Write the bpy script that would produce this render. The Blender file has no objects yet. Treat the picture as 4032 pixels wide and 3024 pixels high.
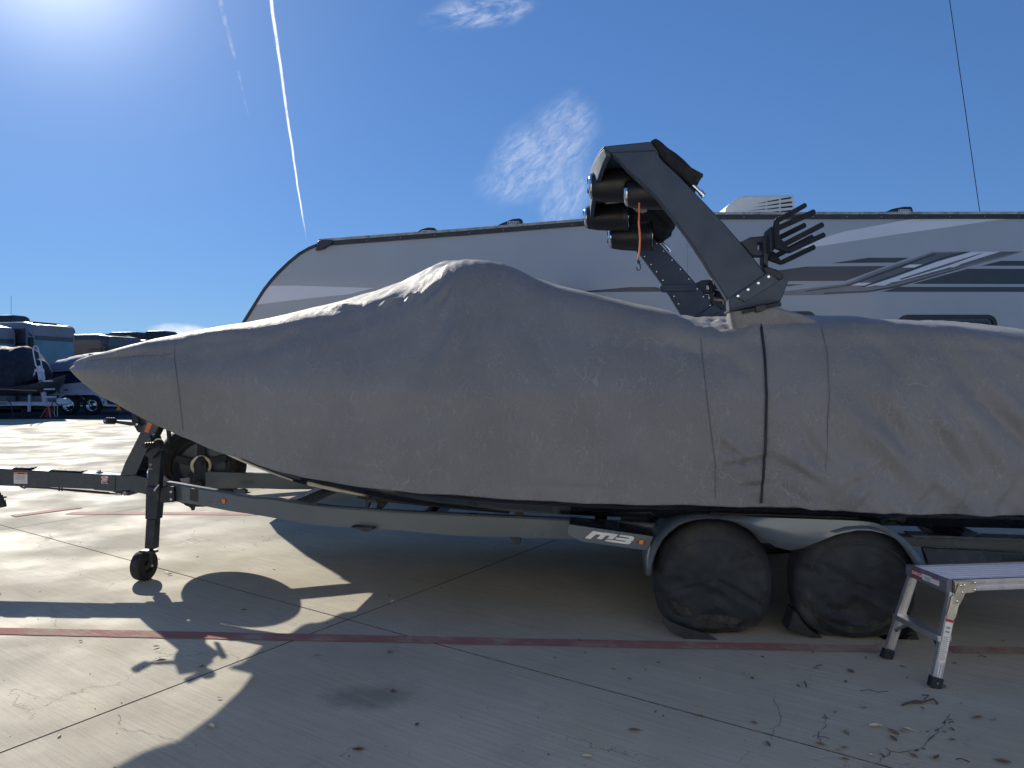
import bpy, bmesh, math, random
from mathutils import Vector, Matrix, noise
V = Vector
R = math.radians
random.seed(7)
sc = bpy.context.scene
col = sc.collection

# ------------------------------------------------------------------ camera
F = 3028.0; EYE = 1.52; PITCH = math.atan(32 / 3028.0)
cam_d = bpy.data.cameras.new('camera'); cam = bpy.data.objects.new('camera', cam_d); col.objects.link(cam)
cam.location = (0, 0, EYE); cam.rotation_euler = (R(90) - PITCH, 0, 0)
cam_d.sensor_width = 36; cam_d.lens = 36 * F / 4032; cam_d.clip_start = 0.05; cam_d.clip_end = 6000
sc.camera = cam

# ------------------------------------------------------------------ light
SUN_AZ, SUN_EL = 31.0, 26.8            # degrees left of straight ahead, above the horizon
sc.view_settings.view_transform = 'Standard'; sc.view_settings.look = 'None'
sc.view_settings.exposure = 1.32; sc.view_settings.gamma = 1; sc.view_settings.use_curve_mapping = False
sd = V((-math.sin(R(SUN_AZ)) * math.cos(R(SUN_EL)), math.cos(R(SUN_AZ)) * math.cos(R(SUN_EL)), math.sin(R(SUN_EL))))
sun_d = bpy.data.lights.new('sun', 'SUN'); sun_d.energy = 2.15; sun_d.angle = R(0.53); sun_d.color = (1, .93, .80)
sun = bpy.data.objects.new('sun', sun_d); col.objects.link(sun)
sun.rotation_euler = sd.to_track_quat('Z', 'Y').to_euler(); sun.location = (-20, 30, 25)

class NT:
    """tiny node helper"""
    def __init__(s, nt): s.nt = nt
    def n(s, t, **kw):
        nd = s.nt.nodes.new(t)
        for k, v in kw.items(): setattr(nd, k, v)
        return nd
    def l(s, a, b): s.nt.links.new(a, b)
    def put(s, sock, v):
        if hasattr(v, 'links') or isinstance(v, bpy.types.NodeSocket): s.l(v, sock)
        else: sock.default_value = v
    def m(s, op, a, b=0.0, c=0.0, clamp=False):
        nd = s.n('ShaderNodeMath', operation=op); nd.use_clamp = clamp
        s.put(nd.inputs[0], a); s.put(nd.inputs[1], b)
        if op in ('MULTIPLY_ADD', 'WRAP', 'COMPARE'): s.put(nd.inputs[2], c)
        return nd.outputs[0]
    def rng(s, x, a, b, c=0.0, d=1.0, smooth=True):
        nd = s.n('ShaderNodeMapRange'); nd.interpolation_type = 'SMOOTHSTEP' if smooth else 'LINEAR'
        s.put(nd.inputs[0], x)
        for i, v in enumerate((a, b, c, d)): s.put(nd.inputs[1 + i], v)
        return nd.outputs[0]
    def mix(s, f, a, b, mode='MIX'):
        nd = s.n('ShaderNodeMix', data_type='RGBA', blend_type=mode)
        s.put(nd.inputs[0], f)
        for i, v in ((6, a), (7, b)):
            if isinstance(v, (tuple, list)): v = (*v[:3], 1)
            s.put(nd.inputs[i], v)
        return nd.outputs[2]
    def noise(s, vec, scale, detail=3, rough=.55, dist=0.0):
        nd = s.n('ShaderNodeTexNoise'); s.l(vec, nd.inputs['Vector'])
        nd.inputs['Scale'].default_value = scale; nd.inputs['Detail'].default_value = detail
        nd.inputs['Roughness'].default_value = rough; nd.inputs['Distortion'].default_value = dist
        return nd.outputs[0]
    def mapping(s, vec, loc=(0,0,0), rot=(0,0,0), scale=(1,1,1)):
        nd = s.n('ShaderNodeMapping'); s.l(vec, nd.inputs[0])
        nd.inputs[1].default_value = loc; nd.inputs[2].default_value = rot; nd.inputs[3].default_value = scale
        return nd.outputs[0]

w = bpy.data.worlds.new('World'); sc.world = w; w.use_nodes = True
nt = w.node_tree; nt.nodes.clear(); h = NT(nt)
sky = h.n('ShaderNodeTexSky', sky_type='NISHITA'); sky.sun_disc = False
sky.sun_elevation = R(SUN_EL); sky.sun_rotation = R(-SUN_AZ); sky.air_density = 1.0; sky.dust_density = 0.1; sky.ozone_density = 3.0
bg = h.n('ShaderNodeBackground'); out = h.n('ShaderNodeOutputWorld'); bg.inputs[1].default_value = 0.075
tc = h.n('ShaderNodeTexCoord'); sx = h.n('ShaderNodeSeparateXYZ'); h.l(tc.outputs['Generated'], sx.inputs[0])
yy = h.m('MAXIMUM', sx.outputs[1], 0.02)
gx = h.m('DIVIDE', sx.outputs[0], yy); gz = h.m('DIVIDE', sx.outputs[2], yy)      # tangent-plane direction northwards
fwd = h.rng(sx.outputs[1], 0.02, 0.1)
cv = h.n('ShaderNodeCombineXYZ'); h.l(gx, cv.inputs[0]); h.l(gz, cv.inputs[1])
P2 = cv.outputs[0]
def gpt(px, py): return ((px - 1106) / 1661.0, (812 - py) / 1661.0)
def streak(pts, wid, lo, hi, amp):
    """a vapour trail: distance to x(z) line in sky directions"""
    (x0, z0), (x1, z1), (x2, z2) = [gpt(*p) for p in pts]
    # quadratic through three points x(z)
    a0 = x0 / ((z0 - z1) * (z0 - z2)); a1 = x1 / ((z1 - z0) * (z1 - z2)); a2 = x2 / ((z2 - z0) * (z2 - z1))
    A = a0 + a1 + a2; B = -(a0 * (z1 + z2) + a1 * (z0 + z2) + a2 * (z0 + z1)); C_ = a0*z1*z2 + a1*z0*z2 + a2*z0*z1
    xx = h.m('MULTIPLY_ADD', h.m('MULTIPLY_ADD', gz, A, B), gz, C_)
    wob = h.m('MULTIPLY', h.m('SUBTRACT', h.noise(P2, 14, 3), .5), amp)
    d = h.m('ABSOLUTE', h.m('SUBTRACT', h.m('ADD', gx, wob), xx))
    wd = h.m('MULTIPLY', h.rng(gz, z2, z0, .35, 1.0, False), wid)
    core = h.rng(h.m('DIVIDE', d, wd), .25, 1.0, 1.0, 0.0)
    lim = h.rng(gz, z2 - .004, z2 + .05)
    return h.m('MULTIPLY', h.m('MULTIPLY', core, lim), h.rng(h.noise(P2, 40, 4), lo, hi))
tr1 = streak([(588, 0), (625, 270), (663, 522)], .0030, .2, .5, .004)
tr2 = h.m('MULTIPLY', streak([(478, 0), (505, 110), (542, 262)], .0045, .42, .7, .006), .22)
def wisp(cx, cy, rx, ry, rot, sc_, lo, hi, st, stretch, det=6):
    X, Z = gpt(cx, cy)
    mp = h.mapping(P2, loc=(-X, -Z, 0)); mp2 = h.mapping(mp, rot=(0, 0, R(rot)))
    s3 = h.n('ShaderNodeSeparateXYZ'); h.l(mp2, s3.inputs[0])
    ex = h.m('DIVIDE', s3.outputs[0], rx / 1661); ey = h.m('DIVIDE', s3.outputs[1], ry / 1661)
    rr = h.m('SQRT', h.m('ADD', h.m('MULTIPLY', ex, ex), h.m('MULTIPLY', ey, ey)))
    rr = h.m('ADD', rr, h.m('MULTIPLY', h.m('SUBTRACT', h.noise(P2, 9, 3), .5), 1.1))
    msk = h.rng(rr, .35, 1.0, 1.0, 0.0)
    ns = h.noise(h.mapping(mp2, rot=(0, 0, R(-rot + 8)), scale=(1, stretch, 1)), sc_, det, .65, .6)
    return h.m('MULTIPLY', h.m('MULTIPLY', msk, h.rng(ns, lo, hi)), st)
c1 = wisp(1040, 30, 135, 48, -12, 28, .36, .76, .36, 2.4)
c2 = wisp(1170, 330, 175, 95, -42, 42, .18, .95, .40, 2.6, 8)
c2b = wisp(1225, 420, 95, 60, -60, 46, .18, .95, .34, 2.4, 8)
c3_ = wisp(400, 716, 95, 20, 4, 10, .25, .6, .75, 3.0)
cl = h.m('MAXIMUM', h.m('MAXIMUM', c1, c2), h.m('MAXIMUM', c3_, c2b))
cl = h.m('MAXIMUM', cl, h.m('MAXIMUM', tr1, tr2))
cl = h.m('MULTIPLY', cl, fwd)
# glow of the air round the sun
dt = h.n('ShaderNodeVectorMath', operation='DOT_PRODUCT'); h.l(tc.outputs['Generated'], dt.inputs[0]); dt.inputs[1].default_value = sd
ca = h.m('MAXIMUM', dt.outputs['Value'], 0.0)
glow = h.m('ADD', h.m('MULTIPLY', h.m('POWER', ca, 40.0), .7), h.m('MULTIPLY', h.m('POWER', ca, 240.0), 4.0))
gm = h.n('ShaderNodeGamma'); h.l(sky.outputs[0], gm.inputs[0]); gm.inputs[1].default_value = .62
skyc = h.mix(1.0, gm.outputs[0], (0.345, 0.60, 1.03), 'MULTIPLY')
gcol = h.n('ShaderNodeVectorMath', operation='SCALE'); gcol.inputs[0].default_value = (1.0, 1.0, 1.02); h.l(glow, gcol.inputs[3])
addn = h.n('ShaderNodeVectorMath', operation='ADD'); h.l(skyc, addn.inputs[0]); h.l(gcol.outputs[0], addn.inputs[1])
fin = h.mix(cl, addn.outputs[0], (6.2, 6.3, 6.5))
h.l(fin, bg.inputs[0]); h.l(bg.outputs[0], out.inputs[0])

# ------------------------------------------------------------------ geometry of the place
cp, sp = math.cos(PITCH), math.sin(PITCH)
def ray(px, py):
    a = (px - 2016) / F; b = -(py - 1512) / F
    return V((a, cp + b * sp, -sp + b * cp))
def atY(px, py, Y):
    r = ray(px, py); return V((0, 0, EYE)) + r * (Y / r.y)
def atG(px, py, z=0.0):
    r = ray(px, py); return V((0, 0, EYE)) + r * ((z - EYE) / r.z)
YAW = R(6.0); O = V((1.55, 5.62, 0))
eu = V((math.cos(YAW), -math.sin(YAW), 0)); ev = V((math.sin(YAW), math.cos(YAW), 0)); ez = V((0, 0, 1))
def L(u, v, z): return O + eu * u + ev * v + ez * z
def atV(px, py, v):
    r = ray(px, py); c = V((0, 0, EYE)); t = (v - (c - O).dot(ev)) / r.dot(ev); return c + r * t
def toL(p): d = p - O; return d.dot(eu), d.dot(ev), p.z
def mp(ox, oy, s): return lambda x, y: (ox + x * s, oy + y * s)
D = mp(0, 0, 4032 / 2212); C3 = mp(2200, 500, 1100 / 2212); C4 = mp(900, 1700, 1700 / 2212); C5 = mp(2500, 1900, 1532 / 2212)
C2 = mp(0, 1600, 1000 / 2212); CR = mp(2800, 750, 1232 / 2212); C1B = mp(0, 1200, 400 / 1327); C2B = mp(200, 1200, 600 / 1991)
C3B = mp(300, 1600, 700 / 2212); CST = mp(3450, 2180, 582 / 1694); CM = mp(2200, 2030, 400 / 2212); CTR = mp(3350, 780, 682 / 1985)
CV = mp(1150, 820, 1200 / 2212); CK = mp(2880, 750, 500 / 2074); CD = mp(2700, 2350, 1332 / 2212); CB = mp(3300, 1950, 732 / 2212)
C7 = mp(0, 2150, 1600 / 2212); C8 = mp(1400, 2400, 1600 / 2212); C4B = mp(0, 1800, 700 / 2212)

# ------------------------------------------------------------------ materials
def pbr(name, c, rough=.5, metal=0., var=.12, vs=6., bump=0., bs=40., coat=0., wear=None, stretch=(1,1,1), rvar=.12, spec=.5, sheen=0, glow=None):
    m = bpy.data.materials.new(name); m.use_nodes = True; t = NT(m.node_tree)
    b = m.node_tree.nodes['Principled BSDF']
    geo = t.n('ShaderNodeNewGeometry'); P = t.mapping(geo.outputs['Position'], scale=stretch)
    n1 = t.noise(P, vs, 4, .6)
    lo = tuple(x * (1 - var) for x in c); hi = tuple(min(1, x * (1 + var)) for x in c)
    cc = t.mix(t.rng(n1, .3, .7), lo, hi)
    if wear:
        wc, amt, ws = wear
        cc = t.mix(t.m('MULTIPLY', t.rng(t.noise(P, ws, 6, .7), .5, .72), amt), cc, wc)
    t.l(cc, b.inputs['Base Color'])
    t.l(t.rng(t.noise(P, vs * 2.3, 3), .3, .7, max(.02, rough - rvar * rough), min(1, rough + rvar * rough)), b.inputs['Roughness'])
    b.inputs['Metallic'].default_value = metal; b.inputs['Specular IOR Level'].default_value = spec
    b.inputs['Coat Weight'].default_value = coat; b.inputs['Coat Roughness'].default_value = .06
    if sheen: b.inputs['Sheen Weight'].default_value = sheen
    if bump:
        bp = t.n('ShaderNodeBump'); bp.inputs['Strength'].default_value = bump; bp.inputs['Distance'].default_value = .01
        t.l(t.noise(P, bs, 4, .6), bp.inputs['Height']); t.l(bp.outputs[0], b.inputs['Normal'])
    return m
M = {}
def mk(k, *a, **kw): M[k] = pbr(k, *a, **kw)
mk('frame_paint', (.034, .050, .070), .26, 0, .15, 3, .03, 120, coat=.5, wear=((.10, .10, .10), .35, 9))
mk('rail_paint', (.12, .15, .18), .30, .25, .10, 1.5, .02, 120, coat=.4, wear=((.12, .12, .12), .25, 6))
mk('frame_matte', (.020, .029, .042), .55, 0, .2, 6, .1, 90, wear=((.08, .08, .08), .4, 12))
mk('tower_paint', (.030, .052, .086), .5, 0, .08, 4, .04, 300, wear=((.09, .10, .12), .3, 7))
mk('black_plastic', (.012, .014, .018), .42, 0, .2, 10, .06, 150)
mk('rack_black', (.006, .012, .024), .6, 0, .2, 10, .04, 150, spec=.25)
mk('rubber', (.016, .017, .019), .75, 0, .3, 20, .3, 120, wear=((.10, .09, .075), .5, 14))
mk('dark_alloy', (.05, .055, .065), .35, .7, .2, 12)
mk('chrome', (.75, .76, .78), .08, 1, .05, 10)
mk('steel', (.5, .5, .5), .3, 1, .15, 20)
mk('zinc_plate', (.62, .58, .48), .45, .8, .15, 20, .1, 80)
mk('aluminium', (.72, .72, .74), .32, .85, .08, 15, .08, 60, stretch=(1, 1, .1), wear=((.4, .4, .4), .3, 40))
mk('aluminium_deck', (.93, .89, .91), .5, .0, .06, 15, .05, 60)  # brightness reflected by the deck metal is put into this pale non-metal colour
mk('gray_casting', (.14, .15, .17), .6, 0, .15, 20, .1, 100)
mk('foot_rubber', (.012, .018, .026), .7, 0, .2, 25, .2, 100)
mk('hull_gel', (.018, .026, .045), .10, 0, .1, 1.5, 0, 10, coat=.8)
mk('carpet_grey', (.05, .056, .065), .95, 0, .25, 30, .8, 220)
mk('carpet_dark', (.022, .026, .034), .95, 0, .25, 30, .8, 220)
mk('white_print', (.74, .75, .76), .4, 0, .06, 15)
mk('decal_red', (.50, .03, .03), .45, 0, .12, 20)
mk('decal_orange', (.72, .22, .06), .45, 0, .12, 20)
mk('reflector_orange', (.85, .16, .06), .3, 0, .15, 60, .3, 400, coat=.6)
mk('amber_lens', (.85, .26, .04), .2, 0, .3, 90, .3, 200, coat=.8)
mk('lens_dark', (.18, .04, .02), .2, 0, .3, 60, coat=.8)
mk('print_black', (.03, .03, .035), .5)
mk('print_grey', (.32, .32, .33), .5)
mk('bungee', (.95, .20, .08), .55, 0, .15, 40, .2, 200)
mk('sleeve_black', (.011, .012, .015), .85, 0, .25, 14, .6, 34)
mk('seam_thread', (.115, .12, .13), .8)
mk('piping', (.012, .015, .022), .6)
mk('webbing', (.028, .034, .042), .8, 0, .2, 60, .4, 300)
mk('leaf_tan', (.26, .19, .12), .7, 0, .3, 60, .3, 150)
mk('leaf_red', (.17, .11, .08), .7, 0, .3, 60, .3, 150)
mk('leaf_pale', (.48, .43, .33), .6, 0, .25, 60, .3, 150)
mk('twig', (.075, .058, .05), .8, 0, .3, 60, .3, 150)
mk('rv_wall', (.44, .475, .50), .33, 0, .05, .8, .015, 6, coat=.35, stretch=(1, 1, .6))
mk('rv_bounce', (.86, .82, .74), .45, 0, .03, 1)  # wall of the added unseen trailer, pale so it bounces sunlight
mk('rv_white', (.82, .82, .86), .34, 0, .04, 2, coat=.3)
mk('rv_dark', (.036, .042, .052), .34, 0, .12, 3, coat=.3)
mk('rv_brown', (.075, .070, .074), .36, 0, .10, 3, coat=.3)
mk('rv_mid', (.12, .13, .14), .36, 0, .16, 5, coat=.3, stretch=(.3, 1, 2))
mk('rv_soft', (.22, .225, .24), .36, 0, .10, 5, coat=.3)
mk('roof_trim', (.028, .034, .045), .4, 0, .3, 9, .2, 40)
mk('roof_edge', (.42, .43, .38), .6, 0, .3, 12, .2, 40, wear=((.06, .06, .05), .8, 10))
mk('roof_membrane', (.65, .65, .62), .7, 0, .15, 3)
mk('ac_shell', (.78, .76, .68), .45, 0, .06, 5, .03, 40)
mk('slot', (.010, .012, .016), .7)
mk('window_frame', (.020, .026, .034), .4, 0, .2, 10)
mk('tinted_glass', (.020, .020, .022), .06, 0, .2, 4, coat=.5)
mk('wheel_cover', (.021, .028, .036), .78, 0, .22, 5, .5, 26, wear=((.10, .092, .078), .28, 3.2))
mk('mh_dark', (.055, .060, .075), .3, 0, .15, 1.2, coat=.3)
mk('mh_grey', (.26, .26, .29), .3, 0, .1, 1.2, coat=.3)
mk('mh_brown', (.075, .070, .080), .3, 0, .15, 1.2, coat=.3)
mk('mh_navy', (.030, .045, .095), .2, 0, .1, 1.2, coat=.5)
mk('mh_roof', (.6, .6, .6), .5, 0, .1, 2)
mk('sunshade', (.13, .28, .34), .35, 0, .12, 1.0, coat=.6)
mk('mh_glass', (.03, .05, .06), .08, 0, .3, 1.5, coat=.5)
mk('mh_glass_light', (.28, .33, .30), .3, 0, .3, 3)
mk('pod_dark', (.03, .04, .042), .5, 0, .15, 3)
mk('tarp_navy', (.012, .018, .036), .75, 0, .3, 3, .6, 8)
mk('tarp_grey', (.20, .21, .30), .75, 0, .15, 4, .4, 9)
mk('hull_olive', (.055, .060, .060), .35, 0, .2, 2)
mk('hull_white', (.55, .57, .62), .2, 0, .06, 2, coat=.4)
mk('hull_navy', (.020, .030, .075), .15, 0, .1, 2, coat=.5)
mk('trailer_white', (.62, .66, .76), .35, 0, .08, 6, wear=((.25, .18, .12), .4, 9))
mk('stand_red', (.60, .14, .10), .5, 0, .15, 9)
mk('cone_orange', (.85, .35, .05), .5)

def cover_mat():
    m = bpy.data.materials.new('cover_canvas'); m.use_nodes = True; t = NT(m.node_tree); b = m.node_tree.nodes['Principled BSDF']
    geo = t.n('ShaderNodeNewGeometry'); P = geo.outputs['Position']
    big = t.noise(P, 1.1, 4, .6)
    c = t.mix(t.rng(big, .3, .7), (.142, .153, .167), (.185, .197, .212))
    # crease lines left by folding: thin wandering pale lines
    def veins(scale, rot, wdt, lo, hi, dist):
        q = t.mapping(P, rot=rot, scale=(1, 1, .55))
        nz = t.n('ShaderNodeTexNoise'); t.l(q, nz.inputs['Vector']); nz.inputs['Scale'].default_value = scale * .6; nz.inputs['Detail'].default_value = 3
        vm = t.n('ShaderNodeVectorMath', operation='SCALE'); t.l(nz.outputs['Color'], vm.inputs[0]); vm.inputs[3].default_value = dist
        va = t.n('ShaderNodeVectorMath', operation='ADD'); t.l(q, va.inputs[0]); t.l(vm.outputs[0], va.inputs[1])
        vo = t.n('ShaderNodeTexVoronoi', feature='DISTANCE_TO_EDGE'); t.l(va.outputs[0], vo.inputs['Vector']); vo.inputs['Scale'].default_value = scale
        line = t.rng(vo.outputs['Distance'], 0, wdt, 1, 0)
        return t.m('MULTIPLY', line, t.rng(t.noise(P, scale * .45, 4, .7), lo, hi))
    v1 = veins(13, (.3, .1, .2), .05, .42, .66, .30); v2 = veins(24, (.8, .5, .1), .07, .42, .66, .18); v3 = veins(4.2, (.1, 1.0, .4), .02, .5, .62, .6)
    vv = t.m('MAXIMUM', t.m('MAXIMUM', v1, t.m('MULTIPLY', v2, .7)), v3)
    c = t.mix(t.m('MULTIPLY', vv, .30), c, (.42, .43, .45))
    gr = t.noise(P, 90, 3, .7)
    c = t.mix(t.m('MULTIPLY', t.rng(gr, .35, .75), .14), c, (.32, .32, .31))
    c = t.mix(t.m('MULTIPLY', t.rng(t.noise(P, 3.3, 6, .75), .52, .75), .3), c, (.165, .165, .165))
    t.l(c, b.inputs['Base Color']); b.inputs['Roughness'].default_value = .62; b.inputs['Specular IOR Level'].default_value = .5
    b.inputs['Sheen Weight'].default_value = .1
    fold = t.noise(t.mapping(P, rot=(0, R(25), 0), scale=(1.0, .6, .35)), 5.5, 4, .5, .4)
    hgt = t.m('ADD', t.m('MULTIPLY', fold, .6), t.m('ADD', t.m('MULTIPLY', gr, .04), t.m('MULTIPLY', vv, .06)))
    bp = t.n('ShaderNodeBump'); bp.inputs['Strength'].default_value = .7; bp.inputs['Distance'].default_value = .045
    t.l(hgt, bp.inputs['Height']); t.l(bp.outputs[0], b.inputs['Normal'])
    return m
M['cover_canvas'] = cover_mat()

JA = R(31.5); JAA = R(36.0); STAIN = (-.675, 3.625)
def concrete_mat(name, base, asphalt=False):
    m = bpy.data.materials.new(name); m.use_nodes = True; t = NT(m.node_tree); b = m.node_tree.nodes['Principled BSDF']
    geo = t.n('ShaderNodeNewGeometry'); P = geo.outputs['Position']
    if asphalt:
        c = t.mix(t.rng(t.noise(P, .6, 5, .7), .3, .7), (.055, .056, .062), (.085, .083, .085))
        c = t.mix(t.m('MULTIPLY', t.rng(t.noise(P, 2.2, 5, .8), .56, .66), .7), c, (.26, .25, .22))
        t.l(c, b.inputs['Base Color']); b.inputs['Roughness'].default_value = .95; b.inputs['Specular IOR Level'].default_value = .03
        return m
    lo = tuple(x * .84 for x in base); hi = tuple(x * 1.12 for x in base)
    c = t.mix(t.rng(t.noise(P, .55, 5, .62), .3, .7), lo, hi)
    # yellowish and greyish blotches
    c = t.mix(t.m('MULTIPLY', t.rng(t.noise(t.mapping(P, loc=(4, 2, 0)), 1.3, 5, .7), .5, .72), .35), c, (base[0] * 1.02, base[1] * .93, base[2] * .74))
    c = t.mix(t.m('MULTIPLY', t.rng(t.noise(t.mapping(P, loc=(9, 5, 0)), 1.9, 6, .72), .52, .74), .45), c, tuple(x * .68 for x in base))
    sv_ = t.n('ShaderNodeVectorMath', operation='DISTANCE'); t.l(t.mapping(P, scale=(.62, 1, 1)), sv_.inputs[0]); sv_.inputs[1].default_value = (STAIN[0]*.62, STAIN[1], 0)
    sm_ = t.rng(t.m('ADD', sv_.outputs['Value'], t.m('MULTIPLY', t.m('SUBTRACT', t.noise(P, 9, 5, .7), .5), .16)), .05, .19, 1, 0)
    c = t.mix(t.m('MULTIPLY', sm_, .62), c, (.15, .14, .115))
    # broom finish: fine streaks along the joint direction
    st = t.noise(t.mapping(t.mapping(P, rot=(0, 0, JAA)), scale=(1.6, 62, 1)), 1.0, 5, .8)
    st2 = t.noise(t.mapping(t.mapping(P, rot=(0, 0, JAA + .03)), scale=(.8, 20, 1)), 1.3, 5, .75)
    c = t.mix(t.m('MULTIPLY', t.rng(st, .40, .66), .45), c, tuple(x * .60 for x in base))
    c = t.mix(t.m('MULTIPLY', t.rng(st2, .5, .72), .22), c, tuple(min(1, x * 1.28) for x in base))
    gr = t.noise(P, 95, 4, .75)
    c = t.mix(t.m('MULTIPLY', t.rng(gr, .50, .70), .40), c, tuple(x * .5 for x in base))
    c = t.mix(t.rng(t.noise(P, 55, 2, .5), .72, .78), c, (.10, .09, .08))
    # long dark wash marks
    ws = t.noise(t.mapping(P, rot=(0, 0, R(3)), scale=(.35, 3.2, 1)), 1.0, 6, .72, .3)
    c = t.mix(t.m('MULTIPLY', t.rng(ws, .56, .78), .16), c, tuple(x * .62 for x in base))
    # hairline cracks
    nz = t.n('ShaderNodeTexNoise'); t.l(P, nz.inputs['Vector']); nz.inputs['Scale'].default_value = 3; nz.inputs['Detail'].default_value = 6; nz.inputs['Roughness'].default_value = .7
    vm = t.n('ShaderNodeVectorMath', operation='SCALE'); t.l(nz.outputs['Color'], vm.inputs[0]); vm.inputs[3].default_value = .5
    va = t.n('ShaderNodeVectorMath', operation='ADD'); t.l(P, va.inputs[0]); t.l(vm.outputs[0], va.inputs[1])
    vo = t.n('ShaderNodeTexVoronoi', feature='DISTANCE_TO_EDGE'); t.l(va.outputs[0], vo.inputs['Vector']); vo.inputs['Scale'].default_value = .85
    cr = t.m('MULTIPLY', t.rng(vo.outputs['Distance'], 0, .004, 1, 0), t.rng(t.noise(P, .9, 3), .5, .6))
    c = t.mix(t.m('MULTIPLY', cr, .6), c, (.10, .09, .075))
    t.l(c, b.inputs['Base Color'])
    t.l(t.rng(t.noise(P, 1.2, 4), .3, .7, .55, .82), b.inputs['Roughness']); b.inputs['Specular IOR Level'].default_value = .06
    hh = t.m('ADD', t.m('MULTIPLY', st, .6), t.m('ADD', t.m('MULTIPLY', gr, .4), t.m('MULTIPLY', cr, -2.0)))
    bp = t.n('ShaderNodeBump'); bp.inputs['Strength'].default_value = .5; bp.inputs['Distance'].default_value = .004
    t.l(hh, bp.inputs['Height']); t.l(bp.outputs[0], b.inputs['Normal'])
    return m
M['concrete'] = concrete_mat('concrete', (.51, .47, .375))
M['asphalt'] = concrete_mat('asphalt', (.06, .06, .06), True)
def paint_mat(name, c, wear_):
    m = bpy.data.materials.new(name); m.use_nodes = True; t = NT(m.node_tree); b = m.node_tree.nodes['Principled BSDF']
    geo = t.n('ShaderNodeNewGeometry'); P = geo.outputs['Position']
    st = t.noise(t.mapping(t.mapping(P, rot=(0, 0, JAA)), scale=(2.2, 60, 1)), 1.0, 5, .75)
    k = t.m('ADD', t.m('MULTIPLY', st, .4), t.m('MULTIPLY', t.noise(P, 2.4, 6, .72), .8))
    cc = t.mix(t.rng(k, wear_, wear_ + .16), c, (.40, .34, .27))
    t.l(cc, b.inputs['Base Color']); b.inputs['Roughness'].default_value = .85; b.inputs['Specular IOR Level'].default_value = .04
    return m
M['red_paint'] = paint_mat('red_paint', (.37, .175, .16), .56)
M['worn_paint'] = paint_mat('worn_paint', (.37, .19, .175), .50)
M['pink_paint'] = paint_mat('pink_paint', (.66, .43, .36), .60)
M['stain'] = pbr('stain', (.19, .18, .155), .8, 0, .3, 12)
M['crack_dirt'] = pbr('crack_dirt', (.13, .115, .10), .9, 0, .4, 30)

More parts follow.
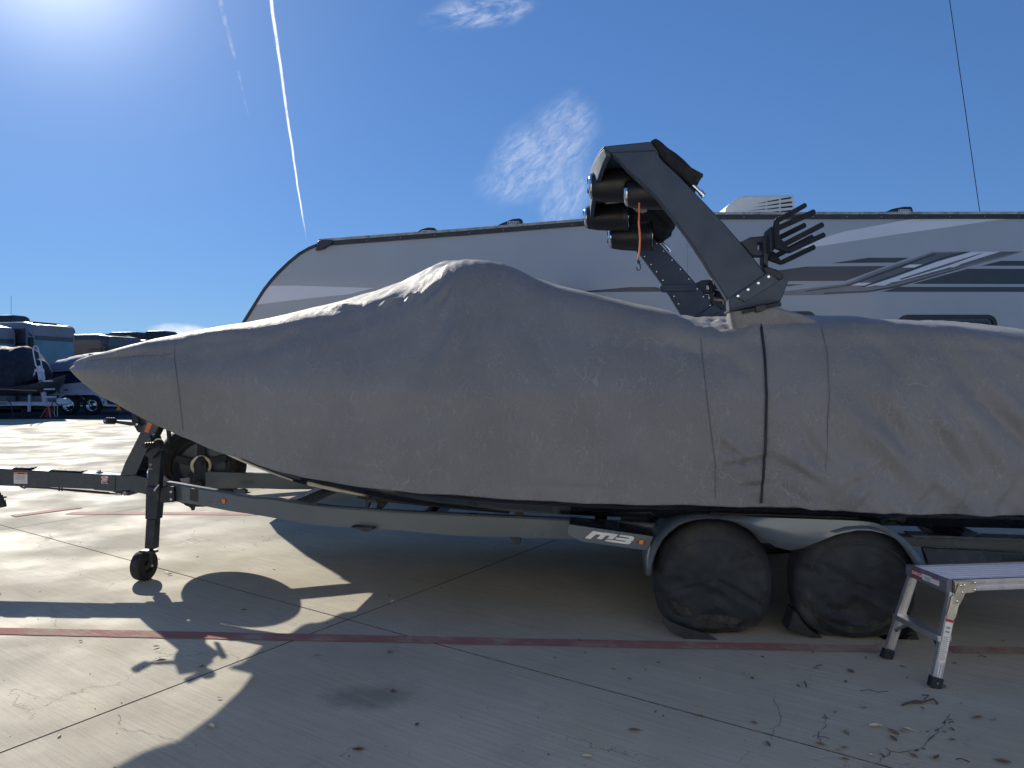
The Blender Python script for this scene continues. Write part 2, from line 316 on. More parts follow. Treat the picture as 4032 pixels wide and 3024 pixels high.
# ------------------------------------------------------------------ mesh helpers
ROOT = {}
class MB:
    def __init__(s): s.v = []; s.f = []
    def add(s, vs, fs):
        o = len(s.v); s.v += [V(p) for p in vs]; s.f += [tuple(o + i for i in f) for f in fs]; return s
    def box(s, c, size, ax=None):
        a, b, d = ax if ax else (V((1,0,0)), V((0,1,0)), V((0,0,1)))
        c = V(c); q = [c + a * (size[0]/2*i) + b * (size[1]/2*j) + d * (size[2]/2*k) for k in (-1,1) for j in (-1,1) for i in (-1,1)]
        return s.add(q, [(0,2,3,1),(4,5,7,6),(0,1,5,4),(2,6,7,3),(0,4,6,2),(1,3,7,5)])
    def prism(s, pts, off):
        n = len(pts); off = V(off)
        return s.add(list(pts) + [V(p) + off for p in pts], [tuple(range(n)), tuple(range(2*n-1, n-1, -1))] + [(i, (i+1) % n, n + (i+1) % n, n + i) for i in range(n)])
    def loft(s, rings, closed=True, caps=True):
        n = len(rings[0]); vs = [p for r in rings for p in r]; fs = []
        for i in range(len(rings) - 1):
            for j in range(n if closed else n - 1):
                k = (j + 1) % n; fs.append((i*n+j, i*n+k, (i+1)*n+k, (i+1)*n+j))
        if caps and closed: fs += [tuple(range(n-1, -1, -1)), tuple((len(rings)-1)*n + i for i in range(n))]
        return s.add(vs, fs)
    def tube(s, pts, r, n=10, caps=True):
        pts = [V(p) for p in pts]; rings = []
        rr = r if isinstance(r, (list, tuple)) else [r] * len(pts)
        ref = None
        for i, p in enumerate(pts):
            d = (pts[min(i+1, len(pts)-1)] - pts[max(i-1, 0)]).normalized()
            if ref is None: ref = V((0,0,1)) if abs(d.z) < .9 else V((1,0,0))
            x = (ref - d * ref.dot(d)).normalized(); y = d.cross(x); ref = x
            rings.append([p + (x * math.cos(2*math.pi*k/n) + y * math.sin(2*math.pi*k/n)) * rr[i] for k in range(n)])
        return s.loft(rings, True, caps)
    def lathe(s, o, axis, prof, n=32, caps=True):
        o = V(o); d = V(axis).normalized(); ref = V((0,0,1)) if abs(d.z) < .9 else V((1,0,0))
        x = (ref - d * ref.dot(d)).normalized(); y = d.cross(x)
        return s.loft([[o + d * t + (x * math.cos(2*math.pi*k/n) + y * math.sin(2*math.pi*k/n)) * max(r, 1e-4) for k in range(n)] for t, r in prof], True, caps)
    def beam(s, pts, w_, h_, side):
        """rectangular bar along pts; side = horizontal unit vector across"""
        rings = []
        for i, p in enumerate(pts):
            p = V(p); sd_ = V(side); d = (V(pts[min(i+1, len(pts)-1)]) - V(pts[max(i-1, 0)])).normalized(); up = sd_.cross(d).normalized()
            if up.z < 0: up = -up
            rings.append([p + sd_*(w_/2*a) + up*(h_/2*b) for a, b in ((-1,-1),(1,-1),(1,1),(-1,1))])
        return s.loft(rings)
    def build(s, name, mat, parent=None, smooth=True, bevel=0.0, seg=2, loc=None, angle=35, label=None, kind=None):
        o0 = ROOT[parent.name] if parent is not None else (V(loc) if loc is not None else V((0,0,0)))
        me = bpy.data.meshes.new(name); me.from_pydata([p - o0 for p in s.v], [], s.f); me.update()
        bm = bmesh.new(); bm.from_mesh(me); bmesh.ops.recalc_face_normals(bm, faces=bm.faces); bm.to_mesh(me); bm.free()
        if smooth:
            me.shade_smooth(); me.set_sharp_from_angle(angle=R(angle))
        me.materials.append(M[mat] if isinstance(mat, str) else mat)
        o = bpy.data.objects.new(name, me); col.objects.link(o)
        if parent is not None: o.parent = parent
        elif loc is not None: o.location = loc
        ROOT[o.name] = o0
        if bevel:
            b = o.modifiers.new('bevel', 'BEVEL'); b.width = bevel; b.segments = seg; b.limit_method = 'ANGLE'; b.angle_limit = R(40)
        if label: o['label'] = label
        if kind: o['kind'] = kind
        return o
def thing(name, loc, label, cat, group=None):
    o = bpy.data.objects.new(name, None); col.objects.link(o); o.location = loc; o.empty_display_size = .2
    ROOT[o.name] = V(loc); o['label'] = label; o['category'] = cat
    if group: o['group'] = group
    return o
def tag(o, label=None, cat=None, group=None, kind=None):
    if label: o['label'] = label
    if cat: o['category'] = cat
    if group: o['group'] = group
    if kind: o['kind'] = kind
    return o
def lerp(a, b, t): return a + (b - a) * t
def interp(tab, x):
    if x <= tab[0][0]: return tab[0][1]
    for (a, va), (b, vb) in zip(tab, tab[1:]):
        if x <= b: return va + (vb - va) * (x - a) / (b - a)
    return tab[-1][1]
def sinterp(tab, x):
    """smooth (catmull) interpolation on a table"""
    n = len(tab)
    if x <= tab[0][0]: return tab[0][1]
    if x >= tab[-1][0]: return tab[-1][1]
    for i in range(n - 1):
        if x <= tab[i+1][0]: break
    x0, y0 = tab[i]; x1, y1 = tab[i+1]
    def sl(k):
        if k <= 0 or k >= n-1: return (tab[min(k+1, n-1)][1] - tab[max(k-1, 0)][1]) / (tab[min(k+1, n-1)][0] - tab[max(k-1, 0)][0])
        a = (tab[k][1]-tab[k-1][1])/(tab[k][0]-tab[k-1][0]); b = (tab[k+1][1]-tab[k][1])/(tab[k+1][0]-tab[k][0])
        return 0 if a*b <= 0 else 2*a*b/(a+b)
    hh = x1 - x0; t = (x - x0) / hh; m0, m1 = sl(i)*hh, sl(i+1)*hh
    return (2*t**3-3*t**2+1)*y0 + (t**3-2*t**2+t)*m0 + (-2*t**3+3*t**2)*y1 + (t**3-t**2)*m1
def vpoly(mapf, pts, v): return [atV(*mapf(*p), v) for p in pts]
def ypoly(mapf, pts, Y): return [atY(*mapf(*p), Y) for p in pts]
def text(s_, name, mat, parent, org, right, up, height, shear=0.0, bold=0.0, ext=.0008, sx_=1.0, label=None):
    cu = bpy.data.curves.new(name, 'FONT'); cu.body = s_; cu.size = 1.0; cu.shear = shear; cu.offset = bold; cu.extrude = ext / height; cu.resolution_u = 2
    ob = bpy.data.objects.new('tmp', cu); col.objects.link(ob)
    dg = bpy.context.evaluated_depsgraph_get(); me = bpy.data.meshes.new_from_object(ob.evaluated_get(dg))
    bpy.data.objects.remove(ob)
    right = V(right).normalized(); up = V(up).normalized(); nn = right.cross(up)
    o0 = ROOT[parent.name]; k = height / .7
    for vt in me.vertices:
        c = vt.co.copy(); vt.co = V(org) - o0 + right * (c.x * k * sx_) + up * (c.y * k) + nn * (c.z * height)
    me.name = name; me.materials.clear(); me.materials.append(M[mat])
    o = bpy.data.objects.new(name, me); col.objects.link(o); o.parent = parent; ROOT[o.name] = o0
    if label: o['label'] = label
    return o

# ------------------------------------------------------------------ ground
g = MB(); S_ = 2500
g.add([(-S_, -S_, -.16), (S_, -S_, -.16), (S_, S_, -.16), (-S_, S_, -.16)], [(0,1,2,3)])
tag(g.build('ground', 'asphalt', smooth=False), kind='structure')
a2 = MB(); a2.prism([V((-200, 27.0, 0)), V((200, 27.0, 0)), V((200, 400, 0)), V((-200, 400, 0))], (0, 0, -.15))
tag(a2.build('road', 'asphalt', smooth=False), kind='structure')
pav = bpy.data.objects.new('pavement', None); col.objects.link(pav); pav['kind'] = 'structure'; ROOT['pavement'] = V((0,0,0))
jb = V((math.sin(JA), math.cos(JA), 0)); ja = V((math.cos(JAA), -math.sin(JAA), 0)); J0 = V((-1.025, 4.78, 0)); SP = 4.9
gap = .009
def slab_mesh(name):
    bm = bmesh.new(); hs = SP / 2 - gap / 2
    bmesh.ops.create_cube(bm, size=1)
    for vv in bm.verts: vv.co = ja * (vv.co.x * 2 * hs) + jb * (vv.co.y * 2 * hs) + V((0, 0, (vv.co.z - .5) * .15))
    bmesh.ops.bevel(bm, geom=[e for e in bm.edges if all(x.co.z > -.01 for x in e.verts)], offset=.0015, segments=1, affect='EDGES')
    me = bpy.data.meshes.new(name); bm.normal_update()
    for f in bm.faces: f.material_index = 0 if f.normal.z > .9 else 1
    bm.to_mesh(me); bm.free(); me.materials.append(M['concrete']); me.materials.append(M['crack_dirt']); return me
slab_me = slab_mesh('slab'); rotm = Matrix.Identity(4)
for i in range(-16, 17):
    for j in range(-8, 16):
        c = J0 + ja * ((i + .5) * SP) + jb * ((j + .5) * SP)
        if c.y > 27 + 3.4 or c.y < -8 or abs(c.x) > 26: continue
        corners = [c + ja * (SP/2*a) + jb * (SP/2*b) for a in (-1,1) for b in (-1,1)]
        if min(p.y for p in corners) > 26.9: continue
        if c.y > 3 and abs(c.x) > 4 + c.y * 0.95: continue
        me = slab_me
        mat_w = Matrix.Translation(c) @ rotm
        if max(p.y for p in corners) > 26.98:
            bm = bmesh.new(); bm.from_mesh(slab_me); inv = mat_w.inverted()
            bmesh.ops.bisect_plane(bm, geom=bm.verts[:] + bm.edges[:] + bm.faces[:], plane_co=inv @ V((0, 26.98, 0)), plane_no=inv.to_3x3() @ V((0,1,0)), clear_outer=True)
            if not bm.faces: bm.free(); continue
            me = bpy.data.meshes.new('slab_cut'); bm.to_mesh(me); bm.free(); me.materials.append(M['concrete']); me.materials.append(M['crack_dirt'])
        o = bpy.data.objects.new('concrete_slab', me); col.objects.link(o); o.parent = pav; o.matrix_world = mat_w
        ROOT[o.name] = V((0,0,0))
# painted stall lines: sheets on the slabs
def strip(name, pts, wid, mat, z=.004, n=60):
    m_ = MB(); P_ = []
    for i in range(len(pts) - 1):
        k = max(2, int((V(pts[i+1]) - V(pts[i])).length / .08))
        P_ += [V(pts[i]).lerp(V(pts[i+1]), q / k) for q in range(k)]
    P_.append(V(pts[-1])); vs = []
    for i, p in enumerate(P_):
        d = (P_[min(i+1, len(P_)-1)] - P_[max(i-1, 0)]).normalized(); s_ = V((-d.y, d.x, 0))
        jit = wid * .03
        vs += [p - s_*(wid/2 + random.uniform(-jit, jit)) + V((0,0,z)), p + s_*(wid/2 + random.uniform(-jit, jit)) + V((0,0,z))]
    m_.add(vs, [(2*i, 2*i+1, 2*i+3, 2*i+2) for i in range(len(P_)-1)])
    return m_.build(name, mat, smooth=False)
def dg_(x, y): p = atG(*D(x, y)); return V((p.x, p.y, 0))
pl = [dg_(-200, 1360), dg_(560, 1376), dg_(1300, 1391), dg_(1750, 1400)]
tag(strip('stall_line', [dg_(1750, 1400), dg_(1900, 1403)], .112, 'worn_paint'), kind='structure')
tag(strip('stall_line', pl, .115, 'red_paint'), kind='structure')
tag(strip('stall_line', [dg_(2050, 1404), dg_(2500, 1412)], .112, 'worn_paint'), kind='structure')
fl = [dg_(148, 1109), dg_(560, 1110.5), dg_(560, 1110.5) + (dg_(560, 1110.5) - dg_(148, 1109)) * 2]
tag(strip('stall_line', fl, .15, 'pink_paint', .004), kind='structure')
tag(strip('stall_line', [dg_(28, 1115.5), dg_(174, 1096)], .15, 'pink_paint', .0065), kind='structure')
# oil stain, cracks
ck = MB()
def crack(mapf, pts, wd):
    P_ = [atG(*mapf(*p)) for p in pts]; Q = []
    for a, b in zip(P_, P_[1:]):
        k = max(2, int((b - a).length / .025))
        for q in range(k):
            p = a.lerp(b, q / k); Q.append(p + V((random.uniform(-1, 1), random.uniform(-1, 1), 0)) * .008)
    vs = []
    for i, p in enumerate(Q):
        d = (Q[min(i+1, len(Q)-1)] - Q[max(i-1, 0)]).normalized(); s_ = V((-d.y, d.x, 0)) * wd * random.uniform(.2, 1)
        vs += [V((p.x, p.y, .0025)) - s_, V((p.x, p.y, .0025)) + s_]
    ck.add(vs, [(2*i, 2*i+1, 2*i+3, 2*i+2) for i in range(len(Q)-1)])
crack(CD, [(560, 935), (590, 860), (625, 820), (620, 750), (575, 680), (600, 620)], .0015)
crack(CD, [(350, 1090), (400, 1030), (440, 985)], .0015)
crack(CD, [(1300, 995), (1350, 1015), (1450, 1012), (1540, 985), (1600, 940), (1640, 890), (1680, 860), (1700, 800), (1740, 760)], .0026)
crack(CD, [(1350, 1015), (1310, 1050), (1260, 1085), (1230, 1095)], .0028)
crack(CD, [(880, 880), (870, 930), (890, 950), (930, 1000)], .0025)
crack(CD, [(900, 770), (930, 805), (915, 830), (880, 890)], .0025)
crack(C7, [(655, 990), (700, 1010), (760, 1005), (850, 1030), (960, 1060), (1040, 1100)], .0012)
crack(C7, [(280, 355), (310, 380), (300, 410), (312, 445)], .0012)
crack(C7, [(375, 455), (385, 475), (400, 492)], .0012)
crack(C7, [(640, 920), (655, 960), (655, 990)], .0012)
crack(C7, [(80, 775), (200, 820), (330, 840), (480, 855), (620, 850)], .0008)
tag(ck.build('crack', 'crack_dirt', smooth=False), 'hairline cracks running over the concrete', kind='stuff')

# ------------------------------------------------------------------ travel trailer behind the boat
TY = 9.0
tt = thing('travel_trailer', (2, TY, 0), 'long grey travel trailer with dark swoosh graphics parked behind the covered boat', 'travel trailer')
def yd(pts, Y=TY): return [atY(*D(*p), Y) for p in pts]
nose = yd([(520, 701), (533, 680), (548, 656), (565, 629), (582, 606), (600, 586), (622, 565), (645, 546), (668, 533), (690, 524)])
roof = yd([(1000, 501), (1270, 479), (1330, 470), (1390, 466)])
right_top = atY(*D(2212, 464), TY); rx = 8.3
body_pts = [V((-3.16, TY, .62)), V((-3.24, TY, .95)), V((-3.27, TY, 1.5)), V((-3.23, TY, 1.9))] + nose + roof + [V((rx, TY, right_top.z)), V((rx + .1, TY, right_top.z - .15)), V((rx + .1, TY, .62))]
b_ = MB(); b_.prism(body_pts, (0, 2.44, 0)); b_.build('wall', 'rv_wall', tt, bevel=.03, seg=3)
# roof trim: pale gutter over a dark rail
def band(pts, dz0, dz1, yoff, th=.03):
    top = [V(p) + V((0, -yoff, dz0)) for p in pts]; bot = [V(p) + V((0, -yoff, dz1)) for p in pts]
    return MB().prism(top + bot[::-1], (0, th, 0))
rl = [nose[-1]] + roof + [V((rx, TY, right_top.z))]
band(rl, .035, .006, .035, .10).build('roof_edge', 'roof_edge', tt)
band(rl, .005, -.045, .03, .04).build('roof_rail', 'roof_trim', tt)
nb = MB(); ns_ = [V((-3.23, TY, 1.9))] + nose; inner = []
for i, p in enumerate(ns_):
    d = (ns_[min(i+1, len(ns_)-1)] - ns_[max(i-1, 0)]).normalized(); inner.append(p + V((d.z, 0, -d.x)) * .035)
nb.prism([p + V((0, -.012, 0)) for p in ns_] + [p + V((0, -.012, 0)) for p in inner[::-1]], (0, .03, 0)); nb.build('corner_trim', 'roof_trim', tt)
gb = MB(); gb.prism(ypoly(CV, [(165, 300), (195, 262), (180, 245), (210, 226), (285, 228), (295, 250), (240, 278), (225, 290), (180, 302)], TY - .08), (0, .14, 0)); gb.build('gutter_spout', 'roof_trim', tt, bevel=.006)
mem = MB()
for a, b in zip(rl, rl[1:]): mem.add([a + V((0, .06, .03)), b + V((0, .06, .03)), b + V((0, 2.4, .05)), a + V((0, 2.4, .05))], [(0,1,2,3)])
mem.build('roof', 'roof_membrane', tt)
NDEC = [0]
def decal(mapf, pts, mat, lift):
    m_ = MB(); m_.prism(ypoly(mapf, pts, TY - .002 - lift * .0015), (0, .001, 0)); NDEC[0] += 1
    return m_.build('decal_stripe', mat, tt, smooth=False)
decal(D, [(546, 659), (571, 617), (640, 617), (809, 622), (758, 635), (640, 648)], 'rv_white', 1)
decal(CR, [(620, 412), (760, 345), (940, 290), (1440, 198), (2110, 197), (1300, 312), (740, 398)], 'rv_white', 1)
decal(CR, [(850, 514), (1110, 476), (1402, 475), (1307, 509)], 'rv_dark', 1)
decal(CR, [(400, 575), (670, 538), (1242, 533), (950, 639), (400, 641)], 'rv_brown', 1)
decal(CR, [(400, 662), (660, 664), (545, 678), (400, 684)], 'rv_brown', 1)
decal(CR, [(400, 728), (700, 690), (940, 660), (985, 645), (1150, 575), (1570, 433), (2205, 431), (2130, 455), (1800, 545), (1300, 690), (1110, 722), (800, 738), (400, 744)], 'rv_soft', 1)
decal(CR, [(660, 708), (940, 672), (1010, 650), (1180, 585), (1570, 446), (1620, 446), (1180, 605), (1000, 672), (670, 716)], 'rv_dark', 2)
decal(CR, [(1030, 668), (1600, 446), (1780, 436), (1090, 680)], 'rv_mid', 3)
decal(CR, [(1095, 690), (1300, 655), (1800, 530), (2180, 432), (2060, 432), (1660, 550), (1120, 683)], 'rv_mid', 3)
decal(CR, [(1060, 680), (1640, 470), (1790, 433), (1830, 433), (1350, 590), (1095, 682)], 'rv_dark', 4)
decal(CR, [(1092, 680), (1300, 612), (1600, 502), (1842, 433), (2045, 432), (1700, 540), (1350, 636), (1100, 682)], 'rv_white', 5)
decal(CR, [(1330, 626), (1700, 508), (1900, 445), (1930, 440), (1680, 530), (1345, 632)], 'rv_mid', 6)
decal(CR, [(800, 722), (1110, 708), (1300, 676), (1760, 548), (1790, 545), (1300, 688), (1110, 718), (800, 732)], 'rv_dark', 2)
for q in ([(985, 672), (1040, 652), (1135, 652), (1085, 672)], [(1345, 545), (1405, 523), (1495, 523), (1435, 545)], [(1165, 672), (1200, 655), (1275, 652), (1225, 672)], [(1655, 543), (1710, 524), (1765, 524), (1715, 543)]):
    decal(CR, q, 'rv_white', 7)
decal(CR, [(1910, 532), (2050, 497), (2900, 498), (2900, 532)], 'rv_dark', 1)
decal(CR, [(1420, 660), (1815, 553), (2900, 555), (2900, 662)], 'rv_dark', 1)
decal(CR, [(1205, 716), (1330, 681), (2900, 683), (2900, 717)], 'rv_dark', 1)
decal(C3, [(100, 1309), (560, 1268), (760, 1267), (905, 1292), (905, 1304), (560, 1304)], 'rv_dark', 1)
for x_ in (2.05, 6.15):
    MB().box((x_, TY - .0015, 1.95), (.003, .003, 2.55)).build('panel_seam', 'rv_soft', tt, smooth=False)
for k in range(26): MB().lathe(V((-2.1 + k*.4, TY - .031, interp([(p.x, p.z) for p in rl], -2.1 + k*.4) - .02)), (0, -1, 0), [(0, .006), (.003, .004), (.004, 0)], 8).build('trim_screw', 'steel', tt)
def rrect(x0, x1, z0, z1, r, Y, n=6):
    pts = []
    for cx_, cz_, a0 in ((x1-r, z1-r, 0), (x0+r, z1-r, 90), (x0+r, z0+r, 180), (x1-r, z0+r, 270)):
        for k in range(n+1):
            a = R(a0 + 90*k/n); pts.append(V((cx_ + r*math.cos(a), Y, cz_ + r*math.sin(a))))
    return pts
def rv_window(x0, x1, z0, z1, r=.09):
    o_ = rrect(x0, x1, z0, z1, r, TY - .03); i_ = rrect(x0+.045, x1-.045, z0+.045, z1-.045, r*.6, TY - .03)
    o2 = [p + V((0, .03, 0)) for p in o_]; i2 = [p + V((0, .02, 0)) for p in i_]; f_ = MB(); f_.loft([i2, i_, o_, o2], True, False)
    w_ = f_.build('window_frame', 'window_frame', tt)
    i3 = rrect(x0+.09, x1-.09, z0+.09, z1-.09, r*.5, TY - .022); f2 = MB(); f2.loft([[p+V((0,.012,0)) for p in i3], i3, rrect(x0+.075, x1-.075, z0+.075, z1-.075, r*.5, TY - .022), [p + V((0, .012, 0)) for p in rrect(x0+.075, x1-.075, z0+.075, z1-.075, r*.5, TY - .022)]], True, False)
    f2.build('inner_frame', 'window_frame', w_)
    p_ = MB(); p_.prism(rrect(x0+.03, x1-.03, z0+.03, z1-.03, r*.6, TY - .012), (0, .008, 0)); p_.build('pane', 'tinted_glass', w_, smooth=False)
    return w_
a = atY(*CTR(540, 1338), TY); b = atY(*CTR(1662, 1338), TY); rv_window(a.x, b.x, a.z - .62, a.z, .11)
a = atY(*CR(420, 855), TY); b = atY(*CR(742, 855), TY); rv_window(a.x, b.x, a.z - .62, a.z, .11)
a = atY(*C3(1075, 1330), TY); b = atY(*C3(1342, 1456), TY); rv_window(a.x, b.x, b.z, a.z, .05)
# roof air conditioner and vents
ac = MB(); acp = ypoly(C3, [(1300, 690), (1322, 645), (1352, 608), (1400, 573), (1440, 552), (1480, 543), (1858, 540), (1868, 546), (1872, 690)], 9.85)
base_z = right_top.z + .03
acp[0].z = acp[-1].z = base_z; ac.prism(acp, (0, .72, 0))
aco = ac.build('air_conditioner', 'ac_shell', tt, bevel=.03, seg=3)
for rowy0, rowy1, cols in ((190, 155, 0), (250, 216, 1), (305, 285, 2), (345, 340, 3)):
    pass
slots = [[(405, 220), (558, 182), (558, 194)], [(582, 178), (770, 140), (780, 150), (775, 162), (590, 190), (582, 186)], [(806, 134), (960, 108), (982, 115), (980, 132), (820, 153), (806, 146)],
         [(358, 276), (556, 244), (556, 256)], [(582, 240), (770, 207), (780, 216), (775, 228), (590, 252), (582, 248)], [(806, 200), (975, 178), (993, 185), (990, 205), (820, 222), (806, 215)],
         [(300, 325), (556, 298), (556, 310)], [(582, 298), (770, 271), (780, 280), (775, 292), (590, 310), (582, 306)], [(806, 266), (985, 246), (1001, 255), (998, 274), (820, 289), (806, 282)],
         [(650, 350), (775, 336), (780, 348), (775, 356), (650, 356)], [(806, 334), (960, 320), (1000, 322), (1000, 345), (820, 352), (806, 346)]]
for q in slots:
    MB().prism(ypoly(CK, q, 9.844), (0, .004, 0)).build('slot', 'slot', aco, smooth=False)
vents = [(CV, [(868, 198), (880, 182), (915, 165), (935, 152), (985, 138), (1028, 140), (1045, 150), (1064, 180), (1064, 198)], (936, 160, 1022, 186)),
         (CV, [(1470, 140), (1485, 126), (1520, 108), (1550, 96), (1600, 77), (1650, 72), (1672, 82), (1680, 120), (1680, 140)], (1562, 95, 1648, 117)),
         (CTR, [(395, 175), (420, 148), (480, 122), (520, 113), (610, 97), (690, 96), (708, 110), (720, 165), (720, 175)], (545, 131, 688, 157))]
for mf, q, tx in vents:
    pts = ypoly(mf, q, 9.35); o_ = MB().prism(pts, (0, .38, 0)).build('roof_vent', 'black_plastic', tt, bevel=.012)
    a = atY(*mf(tx[0], tx[3]), 9.345); b = atY(*mf(tx[2], tx[1]), 9.345)
    r_ = MB(); e = .006
    for (x0, z0, x1, z1) in ((a.x, a.z, b.x, a.z+e), (a.x, b.z-e, b.x, b.z), (a.x, a.z, a.x+e, b.z), (b.x-e, a.z, b.x, b.z)):
        r_.prism([V((x0, 9.345, z0)), V((x1, 9.345, z0)), V((x1, 9.345, z1)), V((x0, 9.345, z1))], (0, .003, 0))
    r_.build('logo_border', 'white_print', o_, smooth=False)
    hgt = (b.z - a.z) * .58
    text('MAXXAIR', 'logo_text', 'white_print', o_, V((a.x + (b.x-a.x)*.12, 9.342, a.z + (b.z-a.z)*.2)), V((1, 0, 0)), V((0, 0, 1)), hgt, bold=.01, sx_=(b.x-a.x)*.76 / (hgt/.7*4.6))
# undercarriage
ch = MB(); ch.box((2.6, TY + .45, .52), (11.2, .08, .2)); ch.box((2.6, TY + 2.0, .52), (11.2, .08, .2))
for k in range(8): ch.box((-2.4 + k * 1.4, TY + 1.22, .54), (.06, 1.5, .1))
ch.build('chassis', 'frame_matte', tt)
def wheel(parent, c, axis, r, w_, name='wheel', rim='chrome', rimr=.6, n=40):
    t_ = MB(); hw = w_/2
    t_.lathe(c, axis, [(-hw*.7, r*rimr), (-hw*.95, r*(rimr+.08)), (-hw, r*.86), (-hw*.8, r*.96), (-hw*.4, r), (hw*.4, r), (hw*.8, r*.96), (hw, r*.86), (hw*.95, r*(rimr+.08)), (hw*.7, r*rimr)], n, False)
    wo = t_.build(name, 'rubber', parent)
    q = MB(); q.lathe(c, axis, [(-hw*.75, r*rimr*1.02), (-hw*.55, r*rimr*.92), (-hw*.2, r*rimr*.86), (-hw*.25, r*rimr*.4), (-hw*.5, r*rimr*.22), (-hw*.5, 0)], n, False)
    q.lathe(c, axis, [(hw*.75, r*rimr*1.02), (hw*.55, r*rimr*.92), (hw*.2, r*rimr*.86), (hw*.25, r*rimr*.4), (hw*.5, r*rimr*.22), (hw*.5, 0)], n, False)
    q.build('rim', rim, wo)
    return wo
for x_ in (2.7, 3.6): wheel(tt, V((x_, TY + .18, .36)), (0, 1, 0), .36, .22)
for x_ in (2.7, 3.6): wheel(tt, V((x_, TY + 2.26, .36)), (0, 1, 0), .36, .22)
aa = MB()
for s_ in (-1, 1): aa.beam([V((-3.1, TY + 1.22 + s_ * .7, .52)), V((-4.15, TY + 1.22 + s_ * .05, .52))], .06, .14, V((0, 1, 0)))
aa.tube([V((-4.0, TY + 1.22, .95)), V((-4.0, TY + 1.22, .02))], .03); aa.lathe(V((-4.0, TY+1.22, 0)), (0,0,1), [(0, .09), (.015, .09), (.02, .03)], 16)
aa.build('tow_frame', 'frame_matte', tt)
for s_ in (-.16, .16):
    pt = MB(); pt.lathe(V((-3.42, TY + 1.22 + s_*1.1, .6)), (0,0,1), [(0, .05), (.03, .14), (.1, .15), (.38, .15), (.46, .12), (.5, .04), (.54, .04)], 20); pt.build('gas_bottle', 'rv_white', tt)
ld = MB()
for s_ in (-1, 1): ld.tube([V((6.4 + s_*.2, TY - .03, .62)), V((6.4 + s_*.2, TY - .5, 0.02))], .015)
for z_ in (.2, .4): ld.box((6.4, TY - .1 - .2*(.6-z_)/.6, z_), (.5, .12, .02))
ld.build('entry_step', 'frame_matte', tt)

# ------------------------------------------------------------------ unseen trailer added behind the camera to bounce sunlight into the shade
nb = thing('travel_trailer', (0, -2.8, 0), 'added white trailer, out of view behind the camera, bouncing sunlight into the shade', 'travel trailer')
m_ = MB(); m_.prism([V((x_, -1.4, z_)) for x_, z_ in ((-8.8, .55), (9.2, .55), (9.2, 3.8), (9.0, 3.95), (-7.8, 3.95), (-8.4, 3.7), (-8.8, 2.6))], (0, -2.45, 0)); m_.build('wall', 'rv_bounce', nb, bevel=.04, seg=3)
for x0_, x1_, z0_, z1_ in ((-4.2, -3.0, 1.5, 2.2), (-.6, .9, 1.5, 2.2), (-7.4, -6.4, 1.5, 2.2)):
    m_ = MB(); m_.prism(rrect(x0_, x1_, z0_, z1_, .08, -1.39), (0, -.02, 0)); wf_ = m_.build('window_frame', 'window_frame', nb)
    m_ = MB(); m_.prism(rrect(x0_+.04, x1_-.04, z0_+.04, z1_-.04, .06, -1.384), (0, -.01, 0)); m_.build('pane', 'tinted_glass', wf_)
m_ = MB(); m_.prism([V((1.4, -1.39, .7)), V((2.15, -1.39, .7)), V((2.15, -1.39, 2.6)), V((1.4, -1.39, 2.6))], (0, -.02, 0)); m_.build('door', 'rv_white', nb, bevel=.01)
for x_ in (-2.2, -1.3): wheel(nb, V((x_, -1.85, .35)), (0, 1, 0), .35, .22); wheel(nb, V((x_, -4.0, .35)), (0, 1, 0), .35, .22)

# ------------------------------------------------------------------ boat under its cover
bt = thing('boat', tuple(L(-1, 0, 0)), 'dark hulled wake boat with tower arch and speaker cans, wrapped in a grey cover', 'boat')
BW = [(-4.68, .62), (-4.60, .68), (-4.45, .75), (-4.2, .83), (-3.8, .94), (-3.3, 1.06), (-2.6, 1.2), (-1.8, 1.28), (-.8, 1.31), (.5, 1.32), (1.8, 1.28), (2.35, 1.2)]
def bw(u): return sinterp(BW, u)
def bbot(u): return bw(u) * interp([(-4.68, .95), (-4.3, .82), (-3.8, .78), (-3.0, .85), (-2.0, .95), (-1, .985), (2.4, .99)], u)
def wcr(u): return interp([(-4.68, .57), (-4.3, .70), (-3.4, .84), (-2.4, .86), (-1.9, .84), (-1.2, .88), (-.4, 1.04), (2.4, 1.12)], u)
def solve(px, py, vf, u0=-2.0):
    v = -vf(u0)
    for _ in range(12):
        p = atV(*D(px, py), v); u = toL(p)[0]; v = -vf(u)
    return u, p.z
BOT = [(156, 797), (166, 812), (200, 840), (250, 870), (300, 895), (350, 917), (400, 935), (450, 957), (500, 975), (550, 990), (620, 1012), (700, 1031), (780, 1045), (880, 1058), (1000, 1068), (1100, 1077), (1250, 1085), (1400, 1090), (1540, 1092), (1700, 1095), (1780, 1101), (1900, 1105), (2050, 1108), (2212, 1111)]
TOP = [(155, 795), (172, 777), (205, 767), (300, 742), (380, 727), (420, 720), (520, 704), (600, 690), (700, 665), (800, 638), (850, 622), (900, 600), (940, 577), (970, 567), (1000, 566), (1040, 569), (1075, 575), (1110, 588), (1150, 605), (1200, 622), (1260, 638), (1350, 661), (1450, 681), (1500, 690), (1560, 692), (1640, 688), (1700, 690), (1775, 695), (1900, 700), (2050, 704), (2150, 712), (2212, 722)]
DROP = [(155, 2), (480, 4), (630, 10), (720, 17), (800, 21), (880, 28), (940, 30), (970, 22), (995, 12), (1030, 7), (1060, 4), (1200, 2), (1400, 3), (1480, 8), (1510, 22), (1590, 24), (1620, 8), (1700, 2), (1900, 2), (2000, 8), (2100, 9), (2212, 5)]
zbT = sorted(solve(x, y, bbot) for x, y in BOT); zbT.append((2.4, zbT[-1][1] - .02))
ztT = sorted(solve(x, y, lambda u: interp([(-4.68, .55), (-4.2, .5), (-3.4, 0)], u)) for x, y in TOP)
